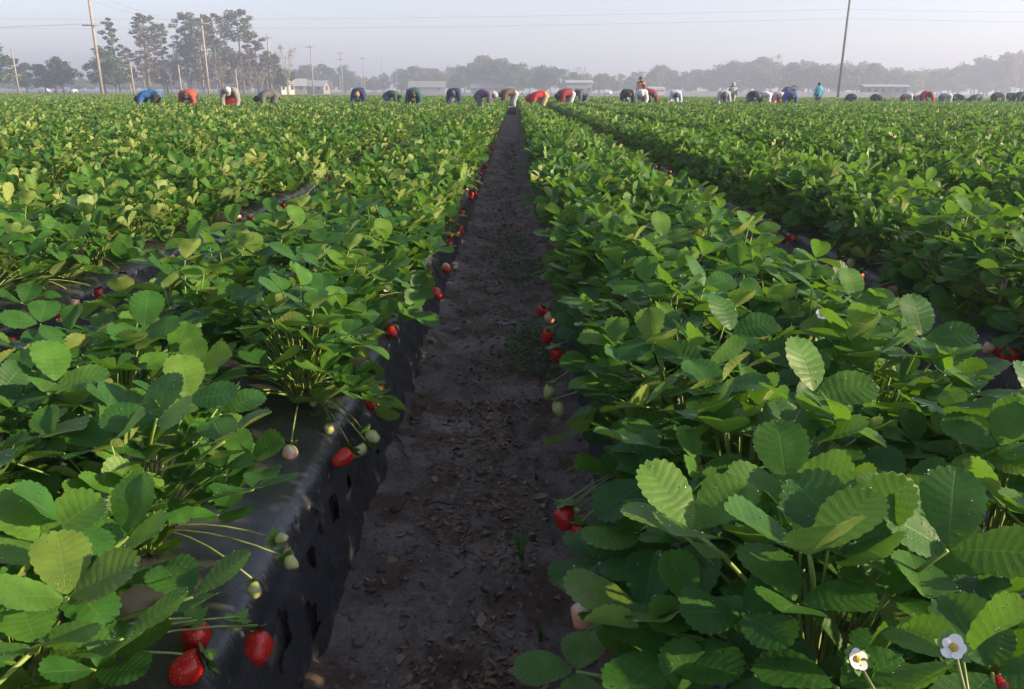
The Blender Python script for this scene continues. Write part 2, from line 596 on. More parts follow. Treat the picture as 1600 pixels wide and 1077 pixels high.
def profile(n_top, n_side, hb=HB, tb=TB, zb=ZB, r=0.055):
    """Half-open outline from the left foot over the top to the right foot."""
    P = []
    foot = (hb, -0.03)
    d = Vector((tb - hb, zb - 0.0))
    for i in range(n_side):
        t = i / n_side
        P.append((hb + (tb - hb) * t * (zb - r) / zb * 1.0, -0.03 + (zb - r + 0.03) * t))
    for i in range(7):
        a = math.pi / 2 * i / 6
        P.append((tb - r + 0.006 + r * math.cos(a) + 0.002, zb - r + r * math.sin(a)))
    x1 = P[-1][0]
    half = P
    left = [(-x, z) for x, z in half]
    mid = [(-x1 + 2 * x1 * i / (n_top + 1), zb + 0.010 * (1 - (2 * i / (n_top + 1) - 1) ** 2)) for i in range(1, n_top + 1)]
    return left + mid + half[::-1]


def bed_mesh(name, cx, yy, n_top, n_side, detail, holes=(), mat_=None, off=0.0):
    P = profile(n_top, n_side, HB - off, TB - off, ZB - off)
    k = len(P)
    v = []
    for y in yy:
        for x, z in P:
            if detail:
                side = min(1.0, max(0.0, (abs(x) - 0.24) / 0.05))
                g = 0.006 * noise.noise(Vector((cx + x * 2, y * 2.2, z * 9))) + 0.0045 * noise.noise(Vector((x * 5 + cx, y * 11 + z * 9, z * 6)))
                g += 0.0022 * noise.noise(Vector((x * 7, y * 26 + z * 30, z * 4 + cx)))
                tw = 0.004 * noise.noise(Vector((cx, y * 6, 0.3 + x * 3)))
                v.append((x + (1 if x > 0 else -1) * side * g * 1.6, y, z + (1 - side) * (g * 0.8 + tw) + (0.006 * noise.noise(Vector((y * 8, x * 3, 2))) if z < 0.0 else 0)))
            else:
                v.append((x, y, z))
    f = []
    for j in range(len(yy) - 1):
        for i in range(k - 1):
            q = (j * k + i, (j + 1) * k + i, (j + 1) * k + i + 1, j * k + i + 1)
            if holes and P[i][0] > 0.2:
                cy, cz = (yy[j] + yy[j + 1]) / 2, (P[i][1] + P[i + 1][1]) / 2
                if any(((cy - h[0]) / h[2]) ** 2 + ((cz - h[1]) / h[3]) ** 2 < 1 + 1.3 * noise.noise(Vector((cy * 55, cz * 70, 0))) for h in holes):
                    continue
            f.append(q)
    mb = MB()
    mb.add(v, f)
    return mb.mesh(name, mat_ or M_PLASTIC)


yy_dense = [-1.2, -0.6, 0.0, 0.3]
while yy_dense[-1] < FIELD_END:
    y = yy_dense[-1]
    yy_dense.append(y + (0.006 if y < 1.7 else 0.012 if y < 4 else 0.03 * y / 4 if y < 16 else 2.0))
yy_mid = [-1.2, 0, 0.5]
while yy_mid[-1] < FIELD_END:
    y = yy_mid[-1]
    yy_mid.append(y + (0.03 if y < 6 else 0.12 if y < 14 else 4.0))
far_bed = bed_mesh('plastic_bed', 5.0, [-1.2, 20, 45, FIELD_END], 2, 2, False)
BED_NAMES = {0: 'bed on the near side'}
for i, cx in enumerate(BEDS):
    if cx == L1:
        me = bed_mesh('plastic_bed', cx, yy_dense, 12, 26, True, HOLES)
    elif cx == R1:
        me = bed_mesh('plastic_bed', cx, yy_dense[::2], 10, 12, True)
    elif abs(cx) < 3.4:
        me = bed_mesh('plastic_bed', cx, yy_mid, 6, 6, True)
    else:
        me = far_bed
    o = link('raised_bed', me, None, (cx, 0, 0))
    lab = {L1: 'raised bed wrapped in torn black plastic, left of the soil furrow', R1: 'raised bed with black plastic hidden under leaves, right of the soil furrow'}.get(cx, 'raised planting bed under black plastic, farther out in the field')
    tag(o, lab, 'planting bed', 'raised beds of the field', 'structure')
    if cx == L1:
        tag(link('soil_core', bed_mesh('soil_core', cx, yy_dense[:260:2] + [yy_dense[260], 8.0], 3, 8, True, (), M_SOIL, 0.02), o))

# ------------------------------------------------------------------ strawberry leaves and plants

def leaflet(L, W, teeth, fold, droop, mid_col, r, tooth_depth=0.055):
    """One leaflet in its own frame: base at the origin, axis +X, upper face +Z."""
    spt = 4 if teeth >= 10 else 2
    S = spt * teeth
    us = [i / S for i in range(S + 1)]
    tw, cu, ph = r.uniform(-0.25, 0.25), r.uniform(0.6, 1.3), r.uniform(0, 6.3)
    wav = r.uniform(0.01, 0.035)

    def z_of(x, y):
        t = x / L
        return abs(y) * math.tan(fold) * (0.7 + 0.3 * t) - droop * L * t * t * cu + tw * y * t + wav * W * math.sin(t * 7 + ph + (2 if y > 0 else 0)) * abs(y) / W * 2 - 0.18 * y * y / W

    V, UV, F = [], [], []
    for u in us:
        tm = L * (u ** 1.12) * 0.97
        V.append((tm, 0, z_of(tm, 0)))
        UV.append((0.0, u * teeth))
    n = len(us)
    for sgn in (1, -1):
        b = len(V)
        for i, u in enumerate(us):
            t = (1 - math.cos(math.pi * (u ** 0.92))) / 2
            x = L * t
            y = W * 0.5 * 1.71 * (t ** 0.68) * max(0.0, 1 - t ** 2.2) ** 0.5
            odd = (i % 2) if spt == 2 else (0.0, 0.72, 1.0, 0.72)[i % 4]
            k = 1 + (tooth_depth * (1.45 * odd - 0.45)) * (1 if u > 0.2 else 0.1)
            cxm = L * 0.45
            x = cxm + (x - cxm) * (1 + (k - 1) * 0.9)
            y = y * k
            tm = V[i][0]
            if mid_col:
                mx, my = tm + (x - tm) * 0.5, y * 0.52
                pl = 0.0055 * (1 - 2 * odd) * W if u > 0.1 else 0
                V.append((mx, my * sgn, z_of(mx, my * sgn) + pl))
                UV.append((0.5, u * teeth))
            V.append((x, y * sgn, z_of(x, y * sgn)))
            UV.append((1.0, u * teeth))
        w = 2 if mid_col else 1
        for i in range(n - 1):
            row = [i] + [b + i * w + c for c in range(w)]
            nxt = [i + 1] + [b + (i + 1) * w + c for c in range(w)]
            for c in range(w):
                q = (row[c], nxt[c], nxt[c + 1], row[c + 1])
                F.append(q if sgn > 0 else q[::-1])
    return V, F, UV


def leaf(seed, plen, lean, size, lod, pitch=None, cup=None):
    """Petiole rising from the origin towards +X with three leaflets on its end."""
    r = random.Random(seed)
    mb = MB()
    teeth, midc, sides, seg = {0: (10, True, 6, 7), 1: (6, True, 4, 4), 2: (3, False, 3, 3)}[lod]
    pts, p = [Vector((0, 0, 0))], Vector((0, 0, 0))
    side = r.uniform(-0.25, 0.25)
    for i in range(seg):
        th = lean * (0.35 + 0.95 * (i + 0.5) / seg)
        p = p + Vector((math.sin(th), side * math.sin(th) * (i / seg), math.cos(th))) * (plen / seg)
        pts.append(p.copy())
    w = 0.0021 * (size / 0.075)
    if lod == 2:
        w *= 1.3
    mb.tube(pts, [w * (1.25 - 0.4 * i / seg) for i in range(seg + 1)], sides, 1, lod == 0)
    pit = r.gauss(0.05, 0.52 if lod else 0.28) if pitch is None else pitch     # + lifts the end leaflet
    roll = r.gauss(0, 0.50 if lod else 0.30)
    cup_ = r.uniform(0.10, 0.75 if lod else 0.55) if cup is None else cup
    B = Matrix.Translation(p) @ Matrix.Rotation(r.uniform(-0.5, 0.5), 4, 'Z') @ Matrix.Rotation(roll, 4, 'X') @ Matrix.Rotation(-pit, 4, 'Y')
    t0 = r.random()
    for k, az in enumerate((0.0, r.uniform(1.75, 2.1), -r.uniform(1.75, 2.1))):
        L = size * r.uniform(0.92, 1.08) * (1.0 if k == 0 else 0.92)
        W = L * r.uniform(0.70, 0.86) * (1 if lod == 0 else 0.92)
        V, F, UV = leaflet(L, W, teeth, r.uniform(0.15, 0.60) + (0.15 if lod else 0), r.uniform(-0.06, 0.26), midc, r)
        Ml = B @ Matrix.Rotation(az, 4, 'Z') @ Matrix.Rotation(-cup_ * r.uniform(0.8, 1.15), 4, 'Y') @ Matrix.Translation((0.004, 0, 0))
        mb.add(V, F, 0, UV, t0 + r.uniform(-0.06, 0.06), Ml)
        if lod == 0:
            dew(mb, V, Ml, r, 4, 0.0009)
    return mb


def dew(mb, V, M, r, n, size):
    """Beads of dew on the margin and the upper face of a leaflet."""
    for q in range(n):
        v = Vector(V[r.randrange(len(V) // 3, len(V))])
        p = M @ (v + Vector((0, 0, 0.0006)))
        s = size * r.uniform(0.5, 1.2)
        mb.lathe([(0, s), (s * .8, s * .6), (s, 0), (s * .7, -s * .6), (0, -s * .8)][::-1], 6, 2, .5, Matrix.Translation(p))


# leaf kinds sorted from the inner upright ones to the outer low ones
LEAF_KINDS = []
for k in range(26):
    lean = R(8 + 58 * (k / 25) + rng.uniform(-5, 5))
    plen = rng.uniform(0.19, 0.27) if k < 20 else rng.uniform(0.13, 0.22)
    LEAF_KINDS.append((100 + k, plen, lean, rng.uniform(0.052, 0.074)))
for k in range(6):      # low leaves that hang over the edge of the bed
    LEAF_KINDS.append((140 + k, rng.uniform(0.17, 0.26), R(74 + 5 * k), rng.uniform(0.07, 0.088)))
LEAF_A = [leaf(*k, 0).mesh('leaf', [M_LEAF, M_STEM, M_DEW]) for k in LEAF_KINDS]


def plant_plan(r, n=None, small=1.0, low=0, edge=0.0):
    """(leaf kind, azimuth, scale, tilt) for each leaf of a plant."""
    n = n or r.randint(52, 62)
    plan = []
    for i in range(n):
        k = min(25, max(0, int(25 * ((i + r.random()) / n) ** 0.8)))
        plan.append((k, i * 2.39996 + r.uniform(-0.5, 0.5), r.uniform(0.8, 1.18) * small, r.uniform(-0.12, 0.12), r.uniform(-0.12, 0.12)))
    for i in range(low):
        plan.append((r.randint(26, 31), edge + r.gauss(0, 0.75), r.uniform(0.8, 1.1) * small, r.uniform(-0.12, 0.12), r.uniform(-0.1, 0.1)))
    return plan


def merged_foliage(seed, lod, n=None):
    r = random.Random(seed)
    mb = MB()
    for k, az, sc, a, b in plant_plan(r, n, 1.0, 8):
        q = leaf(seed * 1000 + LEAF_KINDS[k][0] + int(az * 7), LEAF_KINDS[k][1], LEAF_KINDS[k][2], LEAF_KINDS[k][3], lod)
        mb.merge(q, Matrix.Translation((0.02 * math.cos(az), 0.02 * math.sin(az), 0)) @ Matrix.Rotation(az, 4, 'Z') @ Matrix.Rotation(a, 4, 'X') @ Matrix.Rotation(b, 4, 'Y') @ Matrix.Scale(sc, 4))
    return mb


def berry_mb(seg, long, wide, m=0):
    mb = MB()
    pr = [(0, 0.0)]
    nr = max(4, seg // 2 + 1)
    for i in range(1, nr):
        t = i / nr
        rr = wide * 0.5 * 1.60 * (t ** 0.42) * (1 - t ** 1.25) ** 0.62
        pr.append((rr, -long * t))
    pr.append((0, -long))
    mb.lathe(pr, seg, m)
    return mb


def calyx_mb(r, n=9, size=0.017):
    mb = MB()
    for i in range(n):
        a = 2 * math.pi * i / n + r.uniform(-0.2, 0.2)
        L = size * r.uniform(0.8, 1.25)
        up = r.uniform(-0.35, 0.7)
        pts = []
        for t, w in ((0.0, 0.35), (0.45, 0.5), (0.8, 0.3), (1.0, 0.0)):
            z = 0.0015 + L * t * t * up * 0.7
            pts.append((L * t, w * L * 0.6, z))
        v = []
        for x, w, z in pts[:-1]:
            v += [(x, -w, z), (x, w, z)]
        v.append((pts[-1][0], 0, pts[-1][2]))
        mb.add(v, [(0, 2, 3, 1), (2, 4, 5, 3), (4, 6, 5)], 0, None, 0.5, Matrix.Rotation(a, 4, 'Z'))
    return mb


def uneven(mb, seed):
    v = mb.v[0]
    k = random.Random(seed)
    v[:, 0] *= k.uniform(.88, 1.1)
    v[:, 2] *= k.uniform(.82, 1.12)
    for i in range(len(v)):
        n_ = noise.noise_vector(Vector(v[i]) * 45 + Vector((seed * 3.1, 0, 0)))
        v[i] += np.array(n_) * 0.0042
    return mb


BERRY_ME = {k: [uneven(berry_mb(20, 0.050, 0.044), q).mesh('strawberry', m) for q in range(5)] for k, m in (('ripe', M_RIPE), ('turn', M_TURN), ('pink', M_PINK), ('green', M_GREEN))}
CALYX_ME = [calyx_mb(random.Random(s), 10, 0.021).mesh('calyx', M_CALYX) for s in range(4)]


def flower_parts():
    pet = MB()
    r = random.Random(3)
    out = []
    v, f = [], []
    ring = 8
    v.append((0.002, 0, 0.0))
    for i in range(ring):
        a = -1.15 + 2.3 * i / (ring - 1)
        rad = 0.0095
        v.append((0.0065 + rad * math.cos(a * 1.25) * 0.75, rad * 0.72 * math.sin(a * 1.25), 0.0022 * math.cos(a) + 0.0008))
    f = [(0, i, i + 1) for i in range(1, ring)]
    pet.add(v, f)
    cen = MB()
    cen.lathe([(0, 0.0045), (0.003, 0.004), (0.0046, 0.0018), (0.0044, -0.001), (0, -0.0015)], 10)
    return pet.mesh('petal', M_PETAL), cen.mesh('flower_centre', M_YOLK)


PETAL_ME, CENTRE_ME = flower_parts()
CROWN_ME = MB()
for i in range(9):
    a = i * 2.4
    CROWN_ME.tube([(0.012 * math.cos(a), 0.012 * math.sin(a), -0.02), (0.02 * math.cos(a), 0.02 * math.sin(a), 0.02), (0.030 * math.cos(a), 0.030 * math.sin(a), 0.045)], [0.007, 0.006, 0.003], 5)
CROWN_ME = CROWN_ME.mesh('crown', M_STEM)

# ---- where the plants stand
PLANTS = []            # (x, y, bed centre, row sign)
LEFT_IN = [0.46, 0.78, 1.10, 1.74, 2.12, 2.50, 2.86]
LEFT_OUT = [0.40, 0.80, 1.14, 1.50, 1.86, 2.20, 2.58, 2.95]
RIGHT_IN = [0.42, 0.74, 1.08, 1.42, 1.77, 2.12, 2.47, 2.83]
RIGHT_OUT = [0.36, 0.70, 1.05, 1.40, 1.75, 2.10, 2.46, 2.82]


def cont(lst, end, step=0.365):
    lst = list(lst)
    while lst[-1] < end:
        lst.append(lst[-1] + step + rng.uniform(-0.05, 0.05))
    return lst


for cx in BEDS:
    for sgn in (-1, 1):
        inner = (cx == L1 and sgn > 0) or (cx == R1 and sgn < 0)
        if cx == L1:
            ys_ = cont(LEFT_IN if sgn > 0 else LEFT_OUT, FIELD_END - 0.5)
        elif cx == R1:
            ys_ = cont(RIGHT_IN if sgn < 0 else RIGHT_OUT, FIELD_END - 0.5)
        else:
            ys_ = cont([-0.6 + rng.uniform(0, 0.3)], FIELD_END - 0.5)
        for y in ys_:
            x = cx + sgn * 0.155 + rng.uniform(-0.025, 0.025)
            if inner:
                x += 0.03 * sgn if sgn < 0 else 0.0 if y > 1.5 else -0.075
            # keep what the frame can show, with a margin for a step aside and for shadows
            lim = 0.66 * max(y, 0) + 2.6
            if -lim < x < lim + 1.0:
                if rng.random() < 0.02 and y > 3.2:
                    continue
                PLANTS.append((x, y, cx, sgn))


def seen(p):
    x, y = p[0], p[1]
    if math.hypot(x, y) < 1.25 and y > 0.2:
        return True
    for dz in (0.30, 0.55):
        for dx in (-0.15, 0, 0.15):
            q = proj((x + dx, y, dz))
            if q and -10 < q[0] < 1610 and q[1] < 1090:
                return True
    return False


vis = [p for p in PLANTS if seen(p)]
vis.sort(key=lambda p: p[0] ** 2 + p[1] ** 2)
single = vis[:300]
single_set = set((p[0], p[1]) for p in single)
NEAR_D = 3.4
ORD = ('first second third fourth fifth sixth seventh eighth ninth tenth eleventh twelfth thirteenth fourteenth fifteenth sixteenth seventeenth eighteenth nineteenth twentieth '
       'twenty-first twenty-second twenty-third twenty-fourth twenty-fifth twenty-sixth twenty-seventh twenty-eighth twenty-ninth thirtieth thirty-first thirty-second thirty-third thirty-fourth thirty-fifth').split()

plant_objs = []
MID_ME = [merged_foliage(40 + s, 1).mesh('foliage', [M_LEAF_FAR, M_STEM]) for s in range(9)]
bed_rows = {}
for p in single:
    bed_rows.setdefault((p[2], p[3]), []).append(p)


def plant_label(p):
    cx, sgn = p[2], p[3]
    row = sorted(bed_rows[(cx, sgn)], key=lambda q: q[1])
    i = row.index(p)
    edge = 'inner' if (cx < 0) == (sgn > 0) else 'outer'
    side = 'right' if cx > 0 else 'left'
    k = round((cx - R1) / BED) if cx > 0 else round((L1 - cx) / BED)
    where = f'front bed on the {side}' if k == 0 else f'{ORD[k]} bed to the {side}'
    return f'strawberry plant, {ORD[i]} from the front, {edge} row of the {where}'


def add_berry(pl, pos, kind, size, aim=None, r=rng, stalk=True, lab=True):
    """A fruit of plant pl hanging with its neck at pos (world); its stalk runs back to the plant's crown."""
    loc = Vector(pos) - pl.location
    size *= 0.98
    d = Vector(aim) if aim is not None else Vector((r.uniform(-.4, .4), r.uniform(-.5, .2), -1))
    d.normalize()
    b = link('strawberry', BERRY_ME[kind][r.randrange(5)], pl, loc, (-d).to_track_quat('Z', 'Y').to_euler(), size)
    if lab:
        b['label'] = {'ripe': 'ripe red strawberry', 'turn': 'strawberry half turned from white to red', 'pink': 'pale whitish pink unripe strawberry', 'green': 'unripe green strawberry'}[kind]
    link('calyx', CALYX_ME[r.randrange(4)], b, None, None, max(1.05, 1.0 / size ** 0.75))
    if stalk:
        Mi = (Matrix.Translation(loc) @ b.rotation_euler.to_matrix().to_4x4() @ Matrix.Scale(size, 4)).inverted()
        a = Vector((0, 0, 0.03))
        c = loc - d * 0.004
        m1 = a.lerp(c, 0.45) + Vector((0, 0, 0.035 + 0.02 * r.random()))
        pts = []
        for i in range(7):
            t = i / 6
            pts.append(Mi @ (a * (1 - t) ** 2 + m1 * 2 * t * (1 - t) + c * t * t))
        s = MB()
        s.tube(pts, [0.0017 / size] * 7, 5)
        link('fruit_stalk', s.mesh('fruit_stalk', M_FSTEM), b)
    return b


def add_flower(pl, pos, nrm=(0, -0.6, 0.8), size=1.0, r=rng):
    loc = Vector(pos) - pl.location
    q = Vector(nrm).to_track_quat('Z', 'Y')
    c = link('flower', CENTRE_ME, pl, loc, q.to_euler(), size)
    c['label'] = 'white strawberry flower with yellow centre'
    for i in range(5):
        link('petal', PETAL_ME, c, (0, 0, 0), (0, r.uniform(-0.25, 0.15), i * 1.2566 + 0.2), r.uniform(0.9, 1.1))
    link('calyx', CALYX_ME[r.randrange(4)], c, (0, 0, -0.002), None, 0.8)
    Mi = (Matrix.Translation(loc) @ q.to_matrix().to_4x4() @ Matrix.Scale(size, 4)).inverted()
    a, e = Vector((0, 0, 0.03)), loc
    m1 = a.lerp(e, 0.6) + Vector((0, 0, 0.03))
    s = MB()
    s.tube([Mi @ (a * (1 - t) ** 2 + m1 * 2 * t * (1 - t) + e * t * t) for t in (0, .2, .4, .6, .8, .97)], 0.0014 / size, 5)
    link('flower_stalk', s.mesh('flower_stalk', M_FSTEM), c)
    return c


for i, p in enumerate(single):
    x, y, cx, sgn = p
    r = random.Random(i * 77 + 5)
    pl = link('strawberry_plant', None, None, (x, y, ZB + 0.006))
    pl.empty_display_size = 0.1
    lab = plant_label(p)
    tag(pl, lab, 'strawberry plant', 'strawberry plants in the field')
    plant_objs.append((pl, p))
    near = math.hypot(x, y) < NEAR_D and not (abs(cx) > 2.2)
    if near:
        small = 1.0
        if (cx == L1 and sgn > 0 and y < 1.2):
            small = 0.9
        for k, az, sc, a, b in plant_plan(r, small=small, low=0 if (cx == L1 and sgn > 0 and y < 1.5) else 8 if (cx == L1 and sgn > 0) else 4 if (cx < 0) else 12, edge=-1.1 if cx == L1 and sgn > 0 else 0.0 if sgn > 0 else math.pi):
            link('leaf', LEAF_A[k], pl, (0.02 * math.cos(az), 0.02 * math.sin(az), 0), (Matrix.Rotation(az, 3, 'Z') @ Matrix.Rotation(a, 3, 'X') @ Matrix.Rotation(b, 3, 'Y')).to_euler(), sc)
        link('crown', CROWN_ME, pl)
    else:
        link('foliage', MID_ME[r.randrange(len(MID_ME))], pl, None, (0, 0, (-1.7 if cx < 0 and cx > -2.5 else 0 if sgn > 0 else math.pi) + r.uniform(-.9, .9)), r.uniform(0.88, 1.1))

# fruit at the places where the photograph shows it (pixel, height of its neck, kind, size)
def nearest_plant(pos, xmax=None):
    return min(plant_objs, key=lambda q: (q[0].location.x - pos.x) ** 2 + (q[0].location.y - pos.y) ** 2)[0]


FRUIT = [(403, 982, .262, 'ripe', 1.02, (0.15, -.5, -.8)), (318, 1030, .265, 'ripe', 1.15, (-.9, -.5, -.35)), (548, 704, .245, 'ripe', .95, (-.6, -.7, -.45)),
         (572, 676, .24, 'green', .72, (.8, -.5, -.3)), (574, 698, .23, 'green', .75, (-.8, -.5, -.3)), (455, 694, .275, 'pink', .85, (0, -.5, -.7)),
         (588, 622, .245, 'turn', .9, (.8, -.5, -.4)), (578, 622, .25, 'ripe', .85, (0.3, -.6, -.7)), (606, 512, .26, 'ripe', .9, (.6, -.5, -.5)),
         (672, 452, .25, 'ripe', 1.1, (.7, -.5, -.4)), (694, 412, .24, 'turn', 1.1, (.4, -.5, -.7)), (640, 470, .26, 'green', .8, None), (655, 478, .25, 'pink', .8, None),
         (590, 600, .25, 'ripe', .8, None), (516, 660, .27, 'green', .55, None), (330, 640, .28, 'ripe', 1.1, None), (300, 970, .29, 'ripe', 1.0, None),
         (446, 872, .285, 'green', .5, (.6, -.3, -.3)), (432, 842, .29, 'green', .45, (.5, -.3, .2)), (394, 908, .28, 'green', .5, (.2, -.3, -.6)),
         (372, 968, .275, 'green', .45, None), (290, 580, .29, 'pink', .9, None), (490, 620, .28, 'green', .5, None),
         (718, 352, .24, 'ripe', 1.1, None), (713, 362, .23, 'turn', 1.0, None), (723, 328, .25, 'ripe', 1.0, None), (735, 305, .24, 'ripe', 1.0, None), (741, 298, .24, 'ripe', 1.1, None),
         (705, 345, .26, 'ripe', 1.0, None), (748, 278, .25, 'ripe', 1.1, None), (752, 268, .25, 'ripe', 1.1, None), (758, 256, .25, 'ripe', 1.1, None), (763, 240, .25, 'ripe', 1.1, None), (768, 228, .25, 'ripe', 1.2, None),
         (882, 788, .24, 'ripe', .95, (0.05, -.25, -1)), (903, 800, .22, 'pink', .8, None), (908, 818, .22, 'ripe', .85, None), (945, 770, .27, 'ripe', .9, None), (898, 790, .23, 'pink', .6, None),
         (914, 938, .25, 'pink', .8, (-.2, -.5, -.6)), (942, 962, .23, 'ripe', 1.1, (0, -.4, -.9)), (922, 928, .25, 'turn', .7, None), (955, 900, .26, 'green', .75, None), (982, 850, .27, 'green', .5, None),
         (866, 542, .24, 'ripe', 1.0, None), (858, 515, .25, 'ripe', 1.0, None), (850, 478, .25, 'ripe', 1.0, None), (856, 486, .23, 'pink', 1.0, None), (862, 600, .22, 'green', .9, None), (870, 625, .22, 'green', .9, None),
         (1588, 546, .24, 'ripe', 1.0, None), (1562, 532, .25, 'turn', 1.0, None), (1550, 534, .25, 'pink', .9, None), (1572, 550, .23, 'ripe', .9, None), (1298, 412, .24, 'ripe', 1.1, None), (1312, 405, .25, 'ripe', 1.1, None),
         (1300, 382, .25, 'ripe', 1.1, None), (1344, 460, .24, 'turn', .9, None), (1150, 325, .25, 'ripe', 1.2, None), (1160, 330, .25, 'ripe', 1.1, None),
         (1556, 1062, .45, 'ripe', .68, (-.3, -.8, -.3)), (1380, 1022, .29, 'green', 1.0, (.9, -.3, -.2)),
         (115, 440, .25, 'ripe', 1.0, None), (133, 440, .25, 'ripe', 1.0, None), (153, 452, .24, 'ripe', .9, None), (108, 456, .24, 'pink', .9, None), (84, 470, .24, 'pink', .9, None), (192, 428, .25, 'green', 1.0, None), (165, 425, .25, 'ripe', .9, None), (358, 348, .26, 'ripe', 1.0, None)]
for px_, py_, z, kind, s, aim in FRUIT:
    pos = at_z(px_, py_, z)
    add_berry(nearest_plant(pos), pos, kind, s, aim)
for px_, py_, z in ((1338, 1030, .50), (1490, 1012, .56), (18, 405, .36), (606, 452, .36), (480, 370, .42), (1285, 492, .5)):
    pos = at_z(px_, py_, z)
    add_flower(nearest_plant(pos), pos, (rng.uniform(-.5, .3), -0.7, 0.6), 0.68 if py_ > 900 else 0.95)

# fruit on the other plants that stand by a furrow
for pl, p in plant_objs:
    x, y, cx, sgn = p
    r = random.Random(int(x * 1000) + int(y * 100))
    if math.hypot(x, y) > 3.0 and r.random() < 0.5:
        for q in range(r.randint(1, 2)):
            pos = Vector((cx + sgn * r.uniform(0.29, 0.36), y + r.uniform(-0.15, 0.15), r.uniform(0.23, 0.27)))
            add_berry(pl, pos, r.choice(['ripe', 'ripe', 'turn', 'pink', 'green']), r.uniform(0.8, 1.1), None, r, False)

# ---- hero leaves standing up at the front: (pixel of the leaf's middle, height, size, azimuth, pitch, cup)
HERO = [(1265, 870, .54, .084, -1.5, .25, .75), (1085, 830, .52, .080, 2.4, .15, .70), (105, 935, .50, .066, 2.2, .25, .55), (300, 935, .42, .070, .6, .1, .35),
        (1160, 960, .46, .064, -1.2, -.15, .45), (1040, 1020, .42, .074, -2.4, -.2, .1), (245, 655, .50, .072, 1.4, .45, .45), (1330, 850, .53, .078, .3, .35, .6),
        (1480, 860, .53, .078, 1.2, .4, .6), (1230, 760, .52, .074, 1.5, .5, .6), (935, 880, .36, .068, -2.6, -.2, .2), (900, 1050, .30, .070, 3.0, -.1, .1), (1560, 700, .5, .070, .6, .4, .6),
        (350, 690, .47, .072, 0.3, .2, .4), (395, 765, .42, .066, -.2, .05, .3), (200, 840, .47, .068, 1.4, .45, .6), (60, 850, .5, .070, 2.8, .3, .5), (190, 1000, .45, .066, -1.2, .1, .4), (60, 1010, .46, .066, -2.2, .1, .4)]
for i, (px_, py_, z, size, az, pit, cup) in enumerate(HERO):
    tip = at_z(px_, py_, z)
    pl = nearest_plant(tip)
    base = pl.location
    h = tip - base
    plen = h.length * 1.02
    hor = math.atan2(h.y, h.x)
    mb = MB()
    r = random.Random(900 + i)
    c1 = Vector((h.x * 0.25, h.y * 0.25, h.z * 0.62))
    pts = [(c1 * 2 * t * (1 - t) + h * t * t) for t in [k / 7 for k in range(8)]]
    mb.tube(pts, [0.0032 - 0.0008 * k / 7 for k in range(8)], 6, 1)
    B = Matrix.Translation(h) @ Matrix.Rotation(az, 4, 'Z') @ Matrix.Rotation(r.uniform(-.15, .15), 4, 'X') @ Matrix.Rotation(-pit, 4, 'Y')
    t0 = r.uniform(0.3, 0.85)
    for k, a in enumerate((0, 1.75, -1.75)):
        V, F, UV = leaflet(size, size * r.uniform(.74, .86), 11, r.uniform(.12, .38), r.uniform(0, .16), True, r)
        Ml = B @ Matrix.Rotation(a, 4, 'Z') @ Matrix.Rotation(-cup * r.uniform(.7, 1.1), 4, 'Y') @ Matrix.Translation((.004, 0, 0))
        mb.add(V, F, 0, UV, t0 + r.uniform(-.05, .05), Ml)
        dew(mb, V, Ml, r, 9, 0.0009)
    link('leaf', mb.mesh('leaf', [M_LEAF, M_STEM, M_DEW]), pl)

# ---- the rest of the field: one mass of plants, placed point by point
FAR_OBJS = bpy.data.collections.new('far_plants')
for s in range(8):
    f = merged_foliage(70 + s, 2, 54)
    r = random.Random(s)
    for q in range(3):
        a = r.uniform(-0.6, 0.6)
        k = r.choice([2, 2, 3, 4])
        d = Vector((math.cos(a), math.sin(a), 0)) * r.uniform(0.14, 0.20)
        f.merge(berry_mb(6, 0.042, 0.036, k), Matrix.Translation((d.x, d.y, r.uniform(0.0, 0.03))) @ Matrix.Rotation(r.uniform(-.5, .5), 4, 'X'))
    me = f.mesh('far_plant', [M_LEAF_FAR, M_STEM, M_RIPE, M_TURN, M_PINK])
    FAR_OBJS.objects.link(bpy.data.objects.new('far_plant', me))
rest = [p for p in PLANTS if (p[0], p[1]) not in single_set]
pm = bpy.data.meshes.new('strawberry_foliage')
pm.from_pydata([(p[0], p[1], ZB + 0.005) for p in rest], [], [])
for nm, typ, vals in (('rot', 'FLOAT', [(0 if p[3] > 0 else math.pi) + rng.uniform(-1.0, 1.0) for p in rest]),
                      ('siz', 'FLOAT', [rng.uniform(0.74, 1.06) for p in rest]),
                      ('idx', 'INT', [rng.randrange(8) for p in rest])):
    pm.attributes.new(nm, typ, 'POINT').data.foreach_set('value', vals)
fo = link('strawberry_foliage', pm)
tag(fo, 'strawberry plants of the far rows merging into one green mass', 'strawberry plants', None, 'stuff')
ng = bpy.data.node_groups.new('scatter_plants', 'GeometryNodeTree')
ng.interface.new_socket('Geometry', in_out='INPUT', socket_type='NodeSocketGeometry')
ng.interface.new_socket('Geometry', in_out='OUTPUT', socket_type='NodeSocketGeometry')
gi, go = ng.nodes.new('NodeGroupInput'), ng.nodes.new('NodeGroupOutput')
ci = ng.nodes.new('GeometryNodeCollectionInfo')
ci.inputs['Collection'].default_value = FAR_OBJS
ci.inputs['Separate Children'].default_value = True
ci.inputs['Reset Children'].default_value = True
ip = ng.nodes.new('GeometryNodeInstanceOnPoints')
ip.inputs['Pick Instance'].default_value = True


def named(nm, typ):
    a = ng.nodes.new('GeometryNodeInputNamedAttribute')
    a.data_type = typ
    a.inputs['Name'].default_value = nm
    return a.outputs['Attribute']


